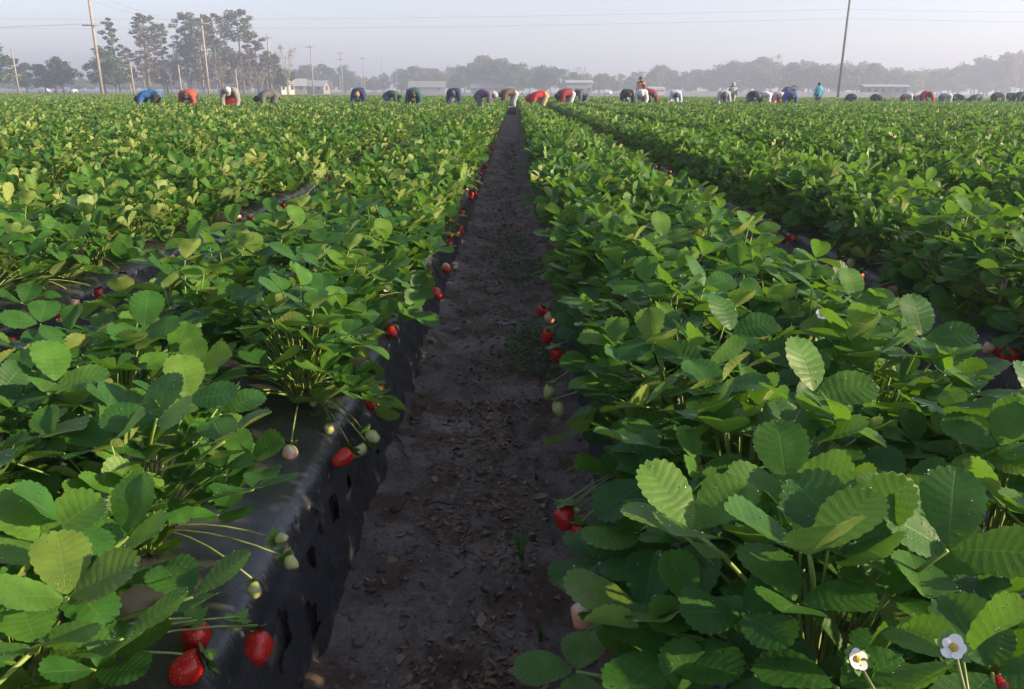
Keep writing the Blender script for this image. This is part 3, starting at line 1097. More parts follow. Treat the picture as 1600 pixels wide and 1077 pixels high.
cx_ = ng.nodes.new('ShaderNodeCombineXYZ')
ng.links.new(named('rot', 'FLOAT'), cx_.inputs['Z'])
er = ng.nodes.new('FunctionNodeEulerToRotation')
ng.links.new(cx_.outputs[0], er.inputs[0])
ng.links.new(gi.outputs[0], ip.inputs['Points'])
ng.links.new(ci.outputs[0], ip.inputs['Instance'])
ng.links.new(named('idx', 'INT'), ip.inputs['Instance Index'])
ng.links.new(er.outputs[0], ip.inputs['Rotation'])
ng.links.new(named('siz', 'FLOAT'), ip.inputs['Scale'])
ng.links.new(ip.outputs[0], go.inputs[0])
md = fo.modifiers.new('scatter', 'NODES')
md.node_group = ng
print('PLANTS', len(PLANTS), 'single', len(single), 'rest', len(rest), 'far', single[-1][:2])

# ------------------------------------------------------------------ litter, weeds and scraps in the furrow
mb = MB()
r = random.Random(21)
cnt = 0
while cnt < 9000:
    y = 0.6 + 15.0 * r.random() ** 1.7
    x = r.uniform(-0.33, 0.20)
    pz = math.exp(-((x + 0.07) / 0.11) ** 2)
    if r.random() > pz * (0.25 + 1.3 * max(0, 0.25 + fnoise(x, y, 4.5, 3.3))):
        continue
    s = r.uniform(0.0035, 0.010) * (1.9 if r.random() < 0.08 else 1) * (1 + max(0, y - 4) * .12)
    w = s * r.uniform(0.3, 0.8)
    M_ = Matrix.Translation((x, y, furrow_z(x, y) + 0.002)) @ Matrix.Rotation(r.uniform(0, 6.3), 4, 'Z') @ Matrix.Rotation(r.gauss(0, .35), 4, 'X') @ Matrix.Rotation(r.gauss(0, .35), 4, 'Y')
    c = s * r.uniform(-0.3, 0.6)
    mb.add([(-s, -w * .3, 0), (0, -w, c), (s, -w * .2, 0), (s * .9, w * .4, c * .4), (0, w * .9, c * 1.2), (-s * .9, w * .5, c * .2)], [(0, 1, 4, 5), (1, 2, 3, 4)], 0, None, r.random(), M_)
    cnt += 1
M_LITTER = foliage_material('litter', (0.07, 0.046, 0.030), (0.24, 0.155, 0.095), 0.05)
tag(link('leaf_litter', mb.mesh('leaf_litter', M_LITTER)), 'crumbled brown leaf litter trodden into the furrow', 'leaf litter', None, 'stuff')
mb = MB()
for k in range(900):
    y = 0.6 + 8.0 * r.random() ** 1.5
    x = r.choice([-0.29, 0.17, -0.1]) + r.gauss(0, 0.06)
    x = min(0.22, max(-0.34, x))
    s = r.uniform(0.003, 0.012)
    pr = [(0, s * .7), (s * .8, s * .35), (s, 0), (s * .7, -s * .5), (0, -s * .6)]
    M_ = Matrix.Translation((x, y, furrow_z(x, y) + s * .2)) @ Matrix.Rotation(r.uniform(0, 6), 4, 'Z') @ Matrix.Diagonal((r.uniform(.7, 1.5), r.uniform(.7, 1.3), r.uniform(.6, 1), 1))
    mb.lathe(pr, 6, 0, r.random(), M_)
tag(link('soil_crumbs', mb.mesh('soil_crumbs', M_SOIL)), 'small soil crumbs scattered along the furrow', 'soil crumbs', None, 'stuff')


def curled_leaf(size, seed, m):
    r = random.Random(seed)
    V, F, UV = leaflet(size, size * r.uniform(.6, .9), 6, r.uniform(-.3, .6), r.uniform(-.5, .4), True, r, 0.1)
    q = MB()
    q.add(V, F, 0, UV, r.random())
    return q.mesh('dead_leaf', m)


for i, (px_, py_, s, lab) in enumerate((
        (832, 783, .036, 'curled tan dead leaf on the right of the furrow, the largest of three brown leaves'), (848, 800, .026, 'folded brown dead leaf just below the largest tan one'), (784, 803, .024, 'small square tan dead leaf left of the curled one in the furrow'),
        (828, 833, .018, 'tiny tan dead leaf near the grass tuft in the furrow'), (620, 846, .018, 'rusty brown leaf crumb at the foot of the plastic bed'), (690, 790, .02, 'brown lump of dead leaf midway across the furrow'),
        (600, 778, .016, 'rust coloured leaf scrap close to the plastic, above the twig'), (690, 662, .022, 'pale grey dead leaf farther up the furrow'))):
    p = at_z(px_, py_, 0.02)
    p.z = furrow_z(p.x, p.y) + 0.006
    tag(link('dead_leaf', curled_leaf(s, i, simple('dead_leaf_%d' % i, (0.20 + .05 * (i % 3), 0.13 + .04 * (i % 2), 0.085), 0.8, .4, 60, .3)), None, p, (0, 0, i * 1.7)), lab, 'dead leaf', 'dead leaves in the furrow')
p = at_z(578, 916, 0.02)
p.z = furrow_z(p.x, p.y) + 0.008
tag(link('fallen_leaf', curled_leaf(0.040, 33, simple('wilted_green', (0.20, 0.26, 0.15), 0.7, .3, 60, .2)), None, p, (0.1, 0.2, 1.5)), 'wilted grey green leaf fallen at the foot of the plastic', 'fallen leaf')
for i, (a, b, lab) in enumerate((((660, 795), (720, 790), 'thin dark twig lying across the furrow'), ((740, 795), (800, 803), 'thin dry straw lying by the small square dead leaf'),
                                 ((712, 850), (735, 870), 'short bent twig in the furrow, nearer than the long one'), ((618, 690), (640, 730), 'dark twig leaning against the foot of the plastic'), ((752, 930), (775, 962), 'short forked twig low in the furrow'))):
    A, B = at_z(*a, .02), at_z(*b, .02)
    A.z, B.z = furrow_z(A.x, A.y) + .006, furrow_z(B.x, B.y) + .006
    q = MB()
    q.tube([A, A.lerp(B, .35) + Vector((.004, .006, .005)), A.lerp(B, .7) + Vector((-.003, -.004, .004)), B], [.0028, .0026, .002, .0012], 5)
    q.tube([A.lerp(B, .5) + Vector((0, 0, .004)), A.lerp(B, .7) + Vector((0, .014, .008))], [.0015, .0008], 4)
    tag(link('twig', q.mesh('twig', M_TWIG)), lab, 'twig', 'twigs in the furrow')


def tuft(name, pos, n, h, spread, lab, seed):
    r = random.Random(seed)
    e = link(name, None, None, pos)
    for k in range(n):
        a = r.uniform(0, 6.3)
        L = h * r.uniform(.6, 1.2)
        lean = r.uniform(.2, 1.0) * spread
        w = 0.0028 * r.uniform(.7, 1.3)
        v = []
        for t in (0, .35, .7, 1.0):
            d = L * t
            x = d * math.sin(lean * t)
            z = d * math.cos(lean * t)
            ww = w * (1 - t ** 2) + .0002
            v += [(x, -ww, z), (x, ww, z + 0.001)]
        q = MB()
        q.add(v, [(0, 2, 3, 1), (2, 4, 5, 3), (4, 6, 7, 5)], 0, None, r.random())
        link('blade', q.mesh('blade', M_GRASS), e, None, (0, 0, a))
    tag(e, lab, 'weed', 'weeds in the furrow')


for i, (px_, py_, n, h, lab) in enumerate(((815, 900, 14, .075, 'pale green grass tuft on the right of the furrow'), (845, 1000, 7, .035, 'tiny grass sprout low in the furrow under the right bed'), (838, 745, 9, .03, 'small dark weed sprout by the right bed above the dead leaves'))):
    p = at_z(px_, py_, 0.01)
    p.z = furrow_z(p.x, p.y)
    tuft('grass_tuft', p, n, h, 1.1, lab, i + 60)


def weed_patch(pos, n, rad, lab, seed):
    r = random.Random(seed)
    q = MB()
    for k in range(n):
        a, d = r.uniform(0, 6.3), rad * math.sqrt(r.random())
        x, y = d * math.cos(a) * .55, d * math.sin(a) * 1.5
        z = r.uniform(.005, .07) * (1 - d / rad * .6)
        s = r.uniform(.005, .011)
        q.add([(-s, 0, 0), (0, -s * .5, .001), (s, 0, 0), (0, s * .5, .001)], [(0, 1, 2, 3)], 0, None, r.random(),
              Matrix.Translation((x, y, z)) @ Matrix.Rotation(r.uniform(0, 6), 4, 'Z') @ Matrix.Rotation(r.gauss(0, .6), 4, 'X'))
        if k % 12 == 0:
            q.tube([(x * .7, y * .7, 0), (x, y, z)], .0012, 3)
    tag(link('weed_patch', q.mesh('weed_patch', M_GRASS), None, pos), lab, 'weed', 'weeds in the furrow')


for i, (px_, py_, n, rad, lab) in enumerate(((838, 555, 1100, .22, 'dense patch of feathery green weeds beside the right bed'), (815, 430, 800, .26, 'low green weeds at the right edge of the furrow, farther back'), (805, 385, 420, .22, 'sparse weed patch farthest back in the furrow'), (735, 440, 40, .05, 'small weed sprout near the plastic on the left of the furrow'))):
    p = at_z(px_, py_, 0.01)
    p.z = furrow_z(p.x, p.y)
    weed_patch(p, n, rad, lab, 80 + i)
for i, (px_, py_, lab) in enumerate(((690, 527, 'crumpled pale strip of plastic film at the left of the furrow'), (780, 510, 'flat scrap of grey plastic film in the middle of the furrow'))):
    p = at_z(px_, py_, .015)
    r = random.Random(i)
    q = MB()
    for s_ in range(3 - i):
        pts = []
        x = r.uniform(-.03, .01)
        for t in range(9):
            pts.append((x + t * .013, .012 * math.sin(t * 1.1 + s_ * 2) + s_ * .012, .004 + .008 * abs(math.sin(t * 1.7 + s_))))
        v, f = [], []
        for x_, y_, z_ in pts:
            v += [(x_ * .8, y_ - .004, z_), (x_ * .8, y_ + .004 + .006 * i * abs(math.sin(x_ * 60)), z_ + .004)]
        f = [(2 * t, 2 * t + 2, 2 * t + 3, 2 * t + 1) for t in range(8)]
        q.add(v, f)
    tag(link('plastic_scrap', q.mesh('plastic_scrap', M_SCRAP), None, (p.x, p.y, furrow_z(p.x, p.y))), lab, 'plastic scrap', 'scraps of film in the furrow')
#@@PART2@@
# ------------------------------------------------------------------ trees
def leaf_cards(mb, centre, rad, n, size, r, m=0, flat=1.0, base_t=0.5):
    for k in range(n):
        d = Vector((r.gauss(0, 1), r.gauss(0, 1), r.gauss(0, 1))).normalized() * (r.random() ** 0.45)
        p = Vector(centre) + Vector((d.x * rad[0], d.y * rad[1], d.z * rad[2]))
        s = size * r.uniform(0.6, 1.4)
        M_ = Matrix.Translation(p) @ Matrix.Rotation(r.uniform(0, 6.3), 4, 'Z') @ Matrix.Rotation(r.gauss(0, 0.8) * flat, 4, 'X')
        w = s * r.uniform(0.45, 0.8)
        mb.add([(-s, 0, 0), (-s * .2, -w, s * .15), (s, -w * .2, 0), (s * .5, w * .7, -s * .12), (-s * .4, w, 0)], [(0, 1, 2, 3, 4)], m, None, min(1, max(0, base_t + r.gauss(0, 0.22) + 0.2 * d.z)), M_)


def limb(mb, a, b, r0, r1, r, wob=0.08, m=0, seg=4):
    a, b = Vector(a), Vector(b)
    L = (b - a).length
    pts = [a.lerp(b, i / seg) + (Vector((r.gauss(0, wob), r.gauss(0, wob), r.gauss(0, wob * .5))) * L * .25 if 0 < i < seg else Vector()) for i in range(seg + 1)]
    mb.tube(pts, [r0 + (r1 - r0) * i / seg for i in range(seg + 1)], 6, m, False)
    return pts[-1]


def broad_tree(seed, H, W, lo=0.22, lobes=34, cards=70, size=0.42):
    r = random.Random(seed)
    tr, cr = MB(), MB()
    th = H * r.uniform(.25, .36)
    top = limb(tr, (0, 0, -.2), (r.gauss(0, .3), r.gauss(0, .3), th), .028 * H, .02 * H, r)
    for i in range(lobes):
        a, t = i * 2.4 + r.uniform(-.4, .4), r.random()
        z = H * (lo + (1 - lo) * (0.08 + 0.84 * t))
        env = math.sin(math.pi * min(1, .18 + .80 * t)) ** .75
        d = W * .5 * env * math.sqrt(r.random()) * r.uniform(.8, 1.05)
        c = (d * math.cos(a), d * math.sin(a), z)
        q = r.uniform(.10, .19) * W
        leaf_cards(cr, c, (q, q, q * .72), cards, size, r, 0, 1.0, .25 + .5 * r.random())
        if i % 3 == 0:
            limb(tr, top, c, .010 * H, .002 * H, r, .12)
    return tr, cr


def pine_tree(seed, H, lo, W, clumps, m_sparse=1.0):
    r = random.Random(seed)
    tr, cr = MB(), MB()
    lean = Vector((r.gauss(0, .035) * H, 0, 0))
    top = Vector((0, 0, H)) + lean
    pts = [Vector((0, 0, -.2)), Vector((0, 0, H * .35)) + lean * .25 + Vector((r.gauss(0, .15), 0, 0)), Vector((0, 0, H * .7)) + lean * .6, top]
    tr.tube(pts, [.016 * H, .013 * H, .009 * H, .003 * H], 7, 0, False)
    for i in range(clumps):
        t = (i + r.random()) / clumps
        z = H * (lo + (1.0 - lo) * t)
        a = i * 2.4 + r.uniform(-.5, .5)
        env = math.sin(math.pi * min(1, .22 + .70 * t)) ** .7
        d = W * .5 * env * r.uniform(.35, 1.0)
        root = lean * (z / H) + Vector((0, 0, z - .12 * d - .4))
        c = lean * (z / H) + Vector((d * math.cos(a), d * math.sin(a), z))
        limb(tr, root, c, .0048 * H, .0012 * H, r, .15)
        q = r.uniform(.11, .19) * W
        leaf_cards(cr, c, (q, q, q * .55), int(68 * m_sparse), .30, r, 0, 1.0, .2 + .6 * r.random())
    for i in range(7):   # dead stubs on the bare trunk
        z = H * r.uniform(.3, lo + .1)
        a = r.uniform(0, 6.3)
        d = r.uniform(.5, 1.6)
        limb(tr, lean * (z / H) + Vector((0, 0, z)), lean * (z / H) + Vector((d * math.cos(a), d * math.sin(a), z + r.uniform(-.3, .5))), .05, .015, r, .2)
    return tr, cr


def bare_tree(seed, H, W, twig_n=90):
    r = random.Random(seed)
    tr, cr = MB(), MB()
    top = limb(tr, (0, 0, -.2), (r.gauss(0, .4), 0, H * .38), .016 * H, .012 * H, r)
    for i in range(11):
        a, t = i * 2.4, r.random()
        e = top + Vector((W * .5 * math.cos(a) * r.uniform(.3, 1), W * .5 * math.sin(a) * r.uniform(.3, 1), H * (.15 + .47 * t)))
        limb(tr, top - Vector((0, 0, r.uniform(0, H * .12))), e, .007 * H, .0015 * H, r, .18)
        for k in range(4):
            f = e + Vector((r.gauss(0, .09) * W, r.gauss(0, .09) * W, r.uniform(0, .14) * H))
            limb(tr, top.lerp(e, r.uniform(.5, .95)), f, .003 * H, .001 * H, r, .2, 0, 2)
        leaf_cards(cr, e, (.10 * W, .10 * W, .09 * W), 16, .2, r, 0, 1.0, .5)
    return tr, cr


TREE_KIND = {}


def kind_of_tree(key, gen, mt, mc):
    tr, cr = gen
    TREE_KIND[key] = (tr.mesh('trunk', mt), cr.mesh('crown', mc))


for s, (H, W, mc) in enumerate(((12, 12, M_CROWN), (14, 13, M_CROWN), (11, 13, M_CROWN2), (13, 11, M_CROWN), (15, 14, M_CROWN2), (10, 10, M_CROWN), (13, 15, M_CROWN), (9, 11, M_CROWN2))):
    kind_of_tree('broad%d' % s, broad_tree(200 + s, H, W), M_BARK, mc)
for s, (H, lo, W, n) in enumerate(((19, .55, 6.5, 24), (18, .62, 7.5, 22), (20, .50, 8.0, 30), (17, .35, 5.0, 26), (19, .66, 9.0, 26), (14, .40, 6.0, 24))):
    kind_of_tree('pine%d' % s, pine_tree(300 + s, H, lo, W, n), M_BARK, M_PINE)
for s, (H, W) in enumerate(((11, 6), (9, 5), (13, 7))):
    kind_of_tree('bare%d' % s, bare_tree(400 + s, H, W), M_PALEBARK, M_MOSS)
kind_of_tree('moss0', pine_tree(500, 14, .30, 6.0, 26, .8), M_PALEBARK, M_MOSS)
kind_of_tree('moss1', pine_tree(501, 11, .35, 6.5, 22, .8), M_PALEBARK, M_MOSS)
KIND_H = {'broad0': 12, 'broad1': 14, 'broad2': 11, 'broad3': 13, 'broad4': 15, 'broad5': 10, 'broad6': 13, 'broad7': 9, 'pine0': 19, 'pine1': 18, 'pine2': 20, 'pine3': 17, 'pine4': 19, 'pine5': 14, 'bare0': 11, 'bare1': 9, 'bare2': 13, 'moss0': 14, 'moss1': 11}


def horizon_y(px):
    return 143.0 + (px - 800) * 0.0045


def height_at(px, py_top, D):
    """Real height of something standing on the ground at distance D whose top shows at py_top."""
    return at_y(px, py_top, D).z


def tree(key, px, py_top, D, label, group, rz=None):
    h = height_at(px, py_top, D)
    p = at_y(px, horizon_y(px), D)
    e = link('pine_tree' if key.startswith('pine') else 'bare_tree' if key.startswith('bare') else 'tree', None, None, (p.x, D, 0), (0, 0, rng.uniform(0, 6.28) if rz is None else rz))
    s = h / KIND_H[key]
    tr, cr = TREE_KIND[key]
    link('trunk', tr, e, None, None, s)
    link('crown', cr, e, None, None, s)
    tag(e, label, 'tree', group)
    return e


PG = 'pines and broken trees left of the field'
for key, px_, top, D, lab in (
        ('pine3', 188, 30, 168, 'slender leftmost pine of the tall pine group'), ('pine1', 232, 22, 172, 'tall pine with flat wide crown and long bare trunk'), ('pine0', 262, 38, 185, 'pine just behind the flat crowned tall pine'),
        ('pine2', 296, 20, 178, 'dense tall pine in the middle of the pine group'), ('pine4', 318, 30, 188, 'tall pine touching the utility pole with its crown'), ('pine1', 342, 22, 180, 'tall pine right of the utility pole in the pine group'),
        ('pine4', 382, 18, 174, 'tall round crowned pine at the right end of the pine group'), ('pine5', 404, 52, 176, 'shorter pine leaning out right of the round crowned pine'), ('pine5', 305, 60, 170, 'low dark pine in front of the dense tall pine'),
        ('broad3', 165, 74, 160, 'dark green tree behind the big leaning utility pole'), ('broad0', 182, 88, 158, 'dark rounded tree beside the big leaning utility pole'), ('moss0', 205, 75, 165, 'grey green tree under the slender leftmost pine'),
        ('moss0', 236, 50, 166, 'brown straggly tree hung with moss under the flat crowned pine'), ('moss1', 226, 80, 160, 'low brown straggly tree at the foot of the flat crowned pine'), ('broad0', 258, 92, 182, 'hazy green tree low between the pine trunks'),
        ('broad1', 300, 68, 182, 'broad dark tree filling the middle of the pine group'), ('moss0', 318, 62, 168, 'brown straggly tree beside the thin utility pole'), ('broad1', 348, 62, 190, 'full green tree under the tall pines right of the utility pole'),
        ('moss1', 340, 92, 160, 'low brown thicket tree right of the utility pole'), ('moss0', 392, 75, 164, 'brown straggly tree under the round crowned pine'), ('broad2', 375, 84, 184, 'olive tree behind the brown straggly trees'),
        ('broad5', 432, 84, 178, 'green tree at the right edge of the pine group'), ('moss1', 420, 90, 165, 'brown tree at the right edge of the pine group'), ('bare2', 450, 72, 175, 'thin leafless tree right of the pine group'),
        ('bare0', 345, 100, 156, 'broken pale tree with bare leaning stems under the pines'), ('bare1', 372, 104, 154, 'pale leafless tree low in front of the pine group'), ('bare1', 392, 106, 156, 'pale forked leafless tree under the round crowned pine'), ('bare0', 268, 66, 176, 'half bare leaning tree right of the flat crowned pine'), ('bare1', 410, 108, 155, 'short pale leafless tree near the white gabled house')):
    tree(key, px_, top, D, lab, PG)
LG = 'trees standing alone at the far left'
for key, px_, top, D, lab in (('broad3', -2, 66, 150, 'tree cut off by the left edge of the picture'), ('broad5', 42, 98, 190, 'faint pale tree at the far left'), ('broad5', 70, 100, 172, 'small dark tree, first of the pair at the far left'),
                              ('broad0', 100, 88, 172, 'rounded dark tree right of the small one at the far left'), ('broad3', 88, 96, 178, 'dark tree between the pair at the far left')):
    tree(key, px_, top, D, lab, LG)
# the long hazy tree line: top of the canopy as the photograph shows it
TOPS = [(-40, 118), (0, 116), (60, 118), (130, 120), (200, 118), (280, 118), (400, 112), (450, 106), (490, 100), (530, 100), (560, 112), (590, 118), (620, 106), (650, 99), (680, 106), (700, 108), (735, 96), (765, 90), (800, 98), (830, 104), (860, 104), (890, 116), (905, 106),
        (930, 112), (975, 120), (1000, 114), (1030, 100), (1060, 108), (1090, 108), (1130, 96), (1160, 90), (1200, 88), (1230, 92), (1260, 98), (1290, 96), (1320, 99), (1350, 100), (1390, 106), (1420, 108), (1460, 106), (1490, 102), (1530, 90), (1570, 84), (1600, 84), (1660, 86)]


def canopy(px):
    for (a, ta), (b, tb) in zip(TOPS[:-1], TOPS[1:]):
        if a <= px <= b:
            return ta + (tb - ta) * (px - a) / (b - a)
    return 110


NEARBY = [(-40, 'far left edge'), (180, 'left behind the pines'), (470, 'behind the small houses'), (560, 'behind the pole row'), (700, 'left of the far roofs'), (790, 'above the furrow end'), (890, 'left of the white barn'), (985, 'right of the white barn'), (1100, 'right of the orange vest'),
          (1220, 'above the group in white'), (1310, 'left of the dark pole'), (1400, 'behind the long trailer'), (1500, 'right of the long trailer'), (1700, 'at the right edge')]
LOOKS = {'broad0': 'rounded', 'broad1': 'tall dark', 'broad2': 'low olive', 'broad3': 'narrow', 'broad4': 'tall olive', 'broad5': 'small', 'broad6': 'wide', 'broad7': 'low spreading olive'}
px_ = -40.0
i = 0
used = {}
while px_ < 1650:
    for row, D in ((0, 300 + 25 * math.sin(px_ * .013)), (1, 345)):
        key = 'broad%d' % rng.choice([0, 1, 2, 3, 4, 5, 6, 6, 4, 7])
        top = canopy(px_) + rng.uniform(-3, 11) - (2 if row else 0)
        near_ = next(n for a, n in NEARBY[::-1] if a <= px_ + 60) if px_ > -40 else NEARBY[0][1]
        near_ = NEARBY[[j for j, (a, n) in enumerate(NEARBY) if a >= px_][0]][1]
        rank = 'front' if row == 0 else 'back'
        nth = used[(key, row, near_)] = used.get((key, row, near_), 0) + 1
        lab = f'{LOOKS[key]} hazy tree, {rank} rank of the tree line, {near_}' if nth == 1 else f'{ORD[nth - 1]} {LOOKS[key]} hazy tree from the left, {rank} rank, {near_}'
        tree(key, px_ + rng.uniform(-8, 8), top, D + rng.uniform(-10, 10), lab, 'hazy trees of the far tree line')
    px_ += 17 + rng.uniform(-5, 5)
    i += 1
for px_, top, where in ((905, 104, 'above the pale barn'), (1030, 102, 'right of the orange vest'), (1205, 86, 'above the crowded group'), (1585, 88, 'at the right edge'), (1440, 106, 'above the red jacket on the right'), (1262, 98, 'left of the cyan shirt')):
    tree('bare2', px_, top, 290, 'thin leafless tree of the far tree line, ' + where, 'leafless trees of the far tree line')
# scrub along the foot of the tree line closes the view between the trunks
for k in range(46):
    px_ = -60 + k * 38 + rng.uniform(-10, 10)
    near_ = next((n for a, n in NEARBY if a >= px_), NEARBY[-1][1])
    nth = used[('bush', near_)] = used.get(('bush', near_), 0) + 1
    tree('broad7', px_, 126 + rng.uniform(-4, 5), 312 + rng.uniform(-20, 20), f'{ORD[nth - 1]} low hazy bush from the left under the tree line, {near_}', 'bushes of the far tree line')['category'] = 'bush'

# ------------------------------------------------------------------ utility poles and wires
PX = -51.0
POLES = []


def pole(px_, top_h, y, x, r0, arms, lab, m, name='utility_pole', arm_w=2.4, lean=0.0):
    e = link(name, None, None, (x, y, 0), (0, lean, 0))
    q = MB()
    q.tube([(0, 0, -.3), (0, 0, top_h * .5), (0, 0, top_h)], [r0, r0 * .85, r0 * .66], 10)
    link('shaft', q.mesh('shaft', m), e)
    for z in arms:
        q = MB()
        q.box((0, -.12, z), (arm_w, .11, .13))
        a = link('crossarm', q.mesh('crossarm', m), e)
        for dx in (-.46, -.2, .2, .46):
            q = MB()
            q.lathe([(0, .16), (.04, .15), (.06, .09), (.035, .05), (.05, .02), (.02, 0), (0, 0)], 8, 0, .5, Matrix.Translation((dx * arm_w, -.12, z + .065)))
            link('insulator', q.mesh('insulator', M_GLASSCAP), a)
    tag(e, lab, 'utility pole' if arms else 'pole', 'utility poles along the left side' if arms else None)
    return e


POLE_Y = [103, 139, 175, 211, 247, 283]
names_ = ['biggest leaning utility pole with crossarm at the far left', 'utility pole rising through the pine group', 'utility pole at the right end of the pine group', 'utility pole right of the pine group, above the small houses',
          'utility pole with two crossarms, second to the right of the pines', 'faint thin utility pole farthest along the row']
for i, y in enumerate(POLE_Y):
    top_h = 13.2 if i == 0 else 12.0
    arms = [8.3, 11.6] if i == 0 else [11.2] if i in (1, 2, 3, 5) else [11.3, 9.6]
    pole(0, top_h, y, PX, .20, arms, names_[i], M_POLE)
for px_, top, D, lab in ((29, 75, 120, 'thin pole without crossarm at the far left'), (209, 97, 112, 'short thick post right of the biggest utility pole'), (283, 101, 112, 'short thick post left of the red jacketed picker'), (371, 108, 120, 'short post below the tall pines')):
    p = at_y(px_, horizon_y(px_), D)
    pole(0, height_at(px_, top, D), D, p.x, .13, [], lab, M_POLE, 'wooden_post')
for px_, top, D, where in ((519, 128, 230, 'second of three right of the tan house'), (532, 118, 250, 'third of three right of the tan house'), (510, 126, 240, 'first of three right of the tan house'), (620, 105, 300, 'above the dark green jacket'), (566, 118, 280, 'above the tan cap'), (598, 92, 320, 'tallest, left of the dark green jacket')):
    p = at_y(px_, horizon_y(px_), D)
    tag(pole(0, height_at(px_, top, D), D, p.x, .13, [], 'faint distant post in the haze, ' + where, M_POLE, 'wooden_post'), None, None, 'faint distant posts')
p = at_y(1310, horizon_y(1310), 100)
RX = p.x
pole(0, 13.5, 100, RX, .16, [], 'tall dark pole without crossarm on the right, running out of the picture', M_DARKPOLE)


def wire(a, b, sag, lab, rad=.008, grp='power lines overhead'):
    a, b = Vector(a), Vector(b)
    q = MB()
    q.tube([a.lerp(b, t) - Vector((0, 0, sag * 4 * t * (1 - t))) for t in [k / 16 for k in range(17)]], rad, 4, 0, False)
    tag(link('power_line', q.mesh('power_line', M_WIRE)), lab, 'power line', grp)


for i in range(5):
    for dx in (-1.1, 1.1):
        wire((PX + dx, POLE_Y[i] - .12, 11.6 if i == 0 else 11.4), (PX + dx, POLE_Y[i + 1] - .12, 11.4), .7, f'sagging wire on the {"outer" if dx < 0 else "inner"} side, span {ORD[i]} from the biggest utility pole')
for dx in (-1.1, 1.1):
    wire((PX + dx, 60, 12.0), (PX + dx, 103, 11.6), .6, f'wire coming in from outside the picture to the biggest pole, {"outer" if dx < 0 else "inner"} side')
    wire((PX - 60, 96, 8.6 + dx * .3), (PX + dx, 103 - .12, 8.5), 1.0, f'wire running out at the left edge from the lower crossarm, {"outer" if dx < 0 else "inner"} end')
wire((-120, 118, 10.6), (RX, 100, 10.2), 0.9, 'upper faint wire crossing the whole sky', .007)
wire((RX, 100, 10.2), (130, 96, 10.6), 0.6, 'upper faint wire running right from the dark pole', .007)
wire((-120, 118, 9.4), (RX, 100, 9.2), 0.9, 'lower faint wire crossing the whole sky', .007)
wire((RX, 100, 9.2), (130, 96, 9.4), 0.6, 'lower faint wire running right from the dark pole', .007)

# ------------------------------------------------------------------ far houses, barn, trailer, vehicles
M_WHITEW = simple('hazed_white_siding', (0.42, 0.42, 0.43), .7, .06, 1)  # siding and roof colours greyed, some of the distance haze painted in
M_TANW = simple('hazed_tan_siding', (0.22, 0.21, 0.20), .8, .08, 1)
M_GREYW = simple('grey_siding', (0.24, 0.25, 0.27), .8, .08, 1)
M_ROOFG = simple('grey_roof', (0.20, 0.20, 0.21), .8, .15, 1)
M_ROOFT = simple('pale_metal_roof', (0.33, 0.35, 0.38), .5, .1, 1)
M_WIN = simple('window_glass', (0.03, 0.035, 0.045), .1, .1, 1)
M_DOOR = simple('door_paint', (0.22, 0.17, 0.13), .6, .1, 1)


def house(px_, D, w, d, h, rh, rz, mw, mr, lab, name='house', wins=3, axis='x'):
    p = at_y(px_, horizon_y(px_), D)
    e = link(name, None, None, (p.x, D, 0), (0, 0, rz))
    q = MB()
    q.box((0, 0, h / 2 - .1), (w, d, h + .2))
    g = [(-w / 2, -d / 2, h), (-w / 2, d / 2, h), (-w / 2, 0, h + rh * .96), (w / 2, -d / 2, h), (w / 2, d / 2, h), (w / 2, 0, h + rh * .96)]
    q.add(g, [(0, 2, 1), (3, 4, 5)])
    link('wall', q.mesh('wall', mw, False), e)
    q = MB()
    o, t = .45, .12
    for s in (-1, 1):
        v = [(-w / 2 - o, s * (d / 2 + o), h - o * rh / (d / 2)), (w / 2 + o, s * (d / 2 + o), h - o * rh / (d / 2)), (w / 2 + o, 0, h + rh), (-w / 2 - o, 0, h + rh)]
        v += [(a, b, c + t) for a, b, c in v]
        q.add(v, [(0, 1, 2, 3), (4, 7, 6, 5), (0, 4, 5, 1), (1, 5, 6, 2), (2, 6, 7, 3), (3, 7, 4, 0)])
    link('roof', q.mesh('roof', mr, False), e)
    for k in range(wins):
        x = -w / 2 + w * (k + .5) / wins
        if k == wins // 2 and wins > 2:
            q = MB()
            q.box((x, -d / 2 - .03, 1.02), (1.0, .08, 2.04))
            link('door', q.mesh('door', M_DOOR, False), e)
            continue
        q = MB()
        q.box((x, -d / 2 - .03, 1.55), (1.25, .10, 1.15))
        f = link('window', q.mesh('window', M_WHITEW, False), e)
        q = MB()
        q.box((x, -d / 2 - .085, 1.55), (1.05, .02, .95))
        link('pane', q.mesh('pane', M_WIN, False), f)
    for s in (-1, 1):
        q = MB()
        q.box((s * (w / 2 + .03), 0, 1.6), (.08, 1.1, 1.1))
        link('window', q.mesh('window', M_WIN, False), e)
    tag(e, lab, 'house' if name == 'house' else name.replace('_', ' '))
    return e


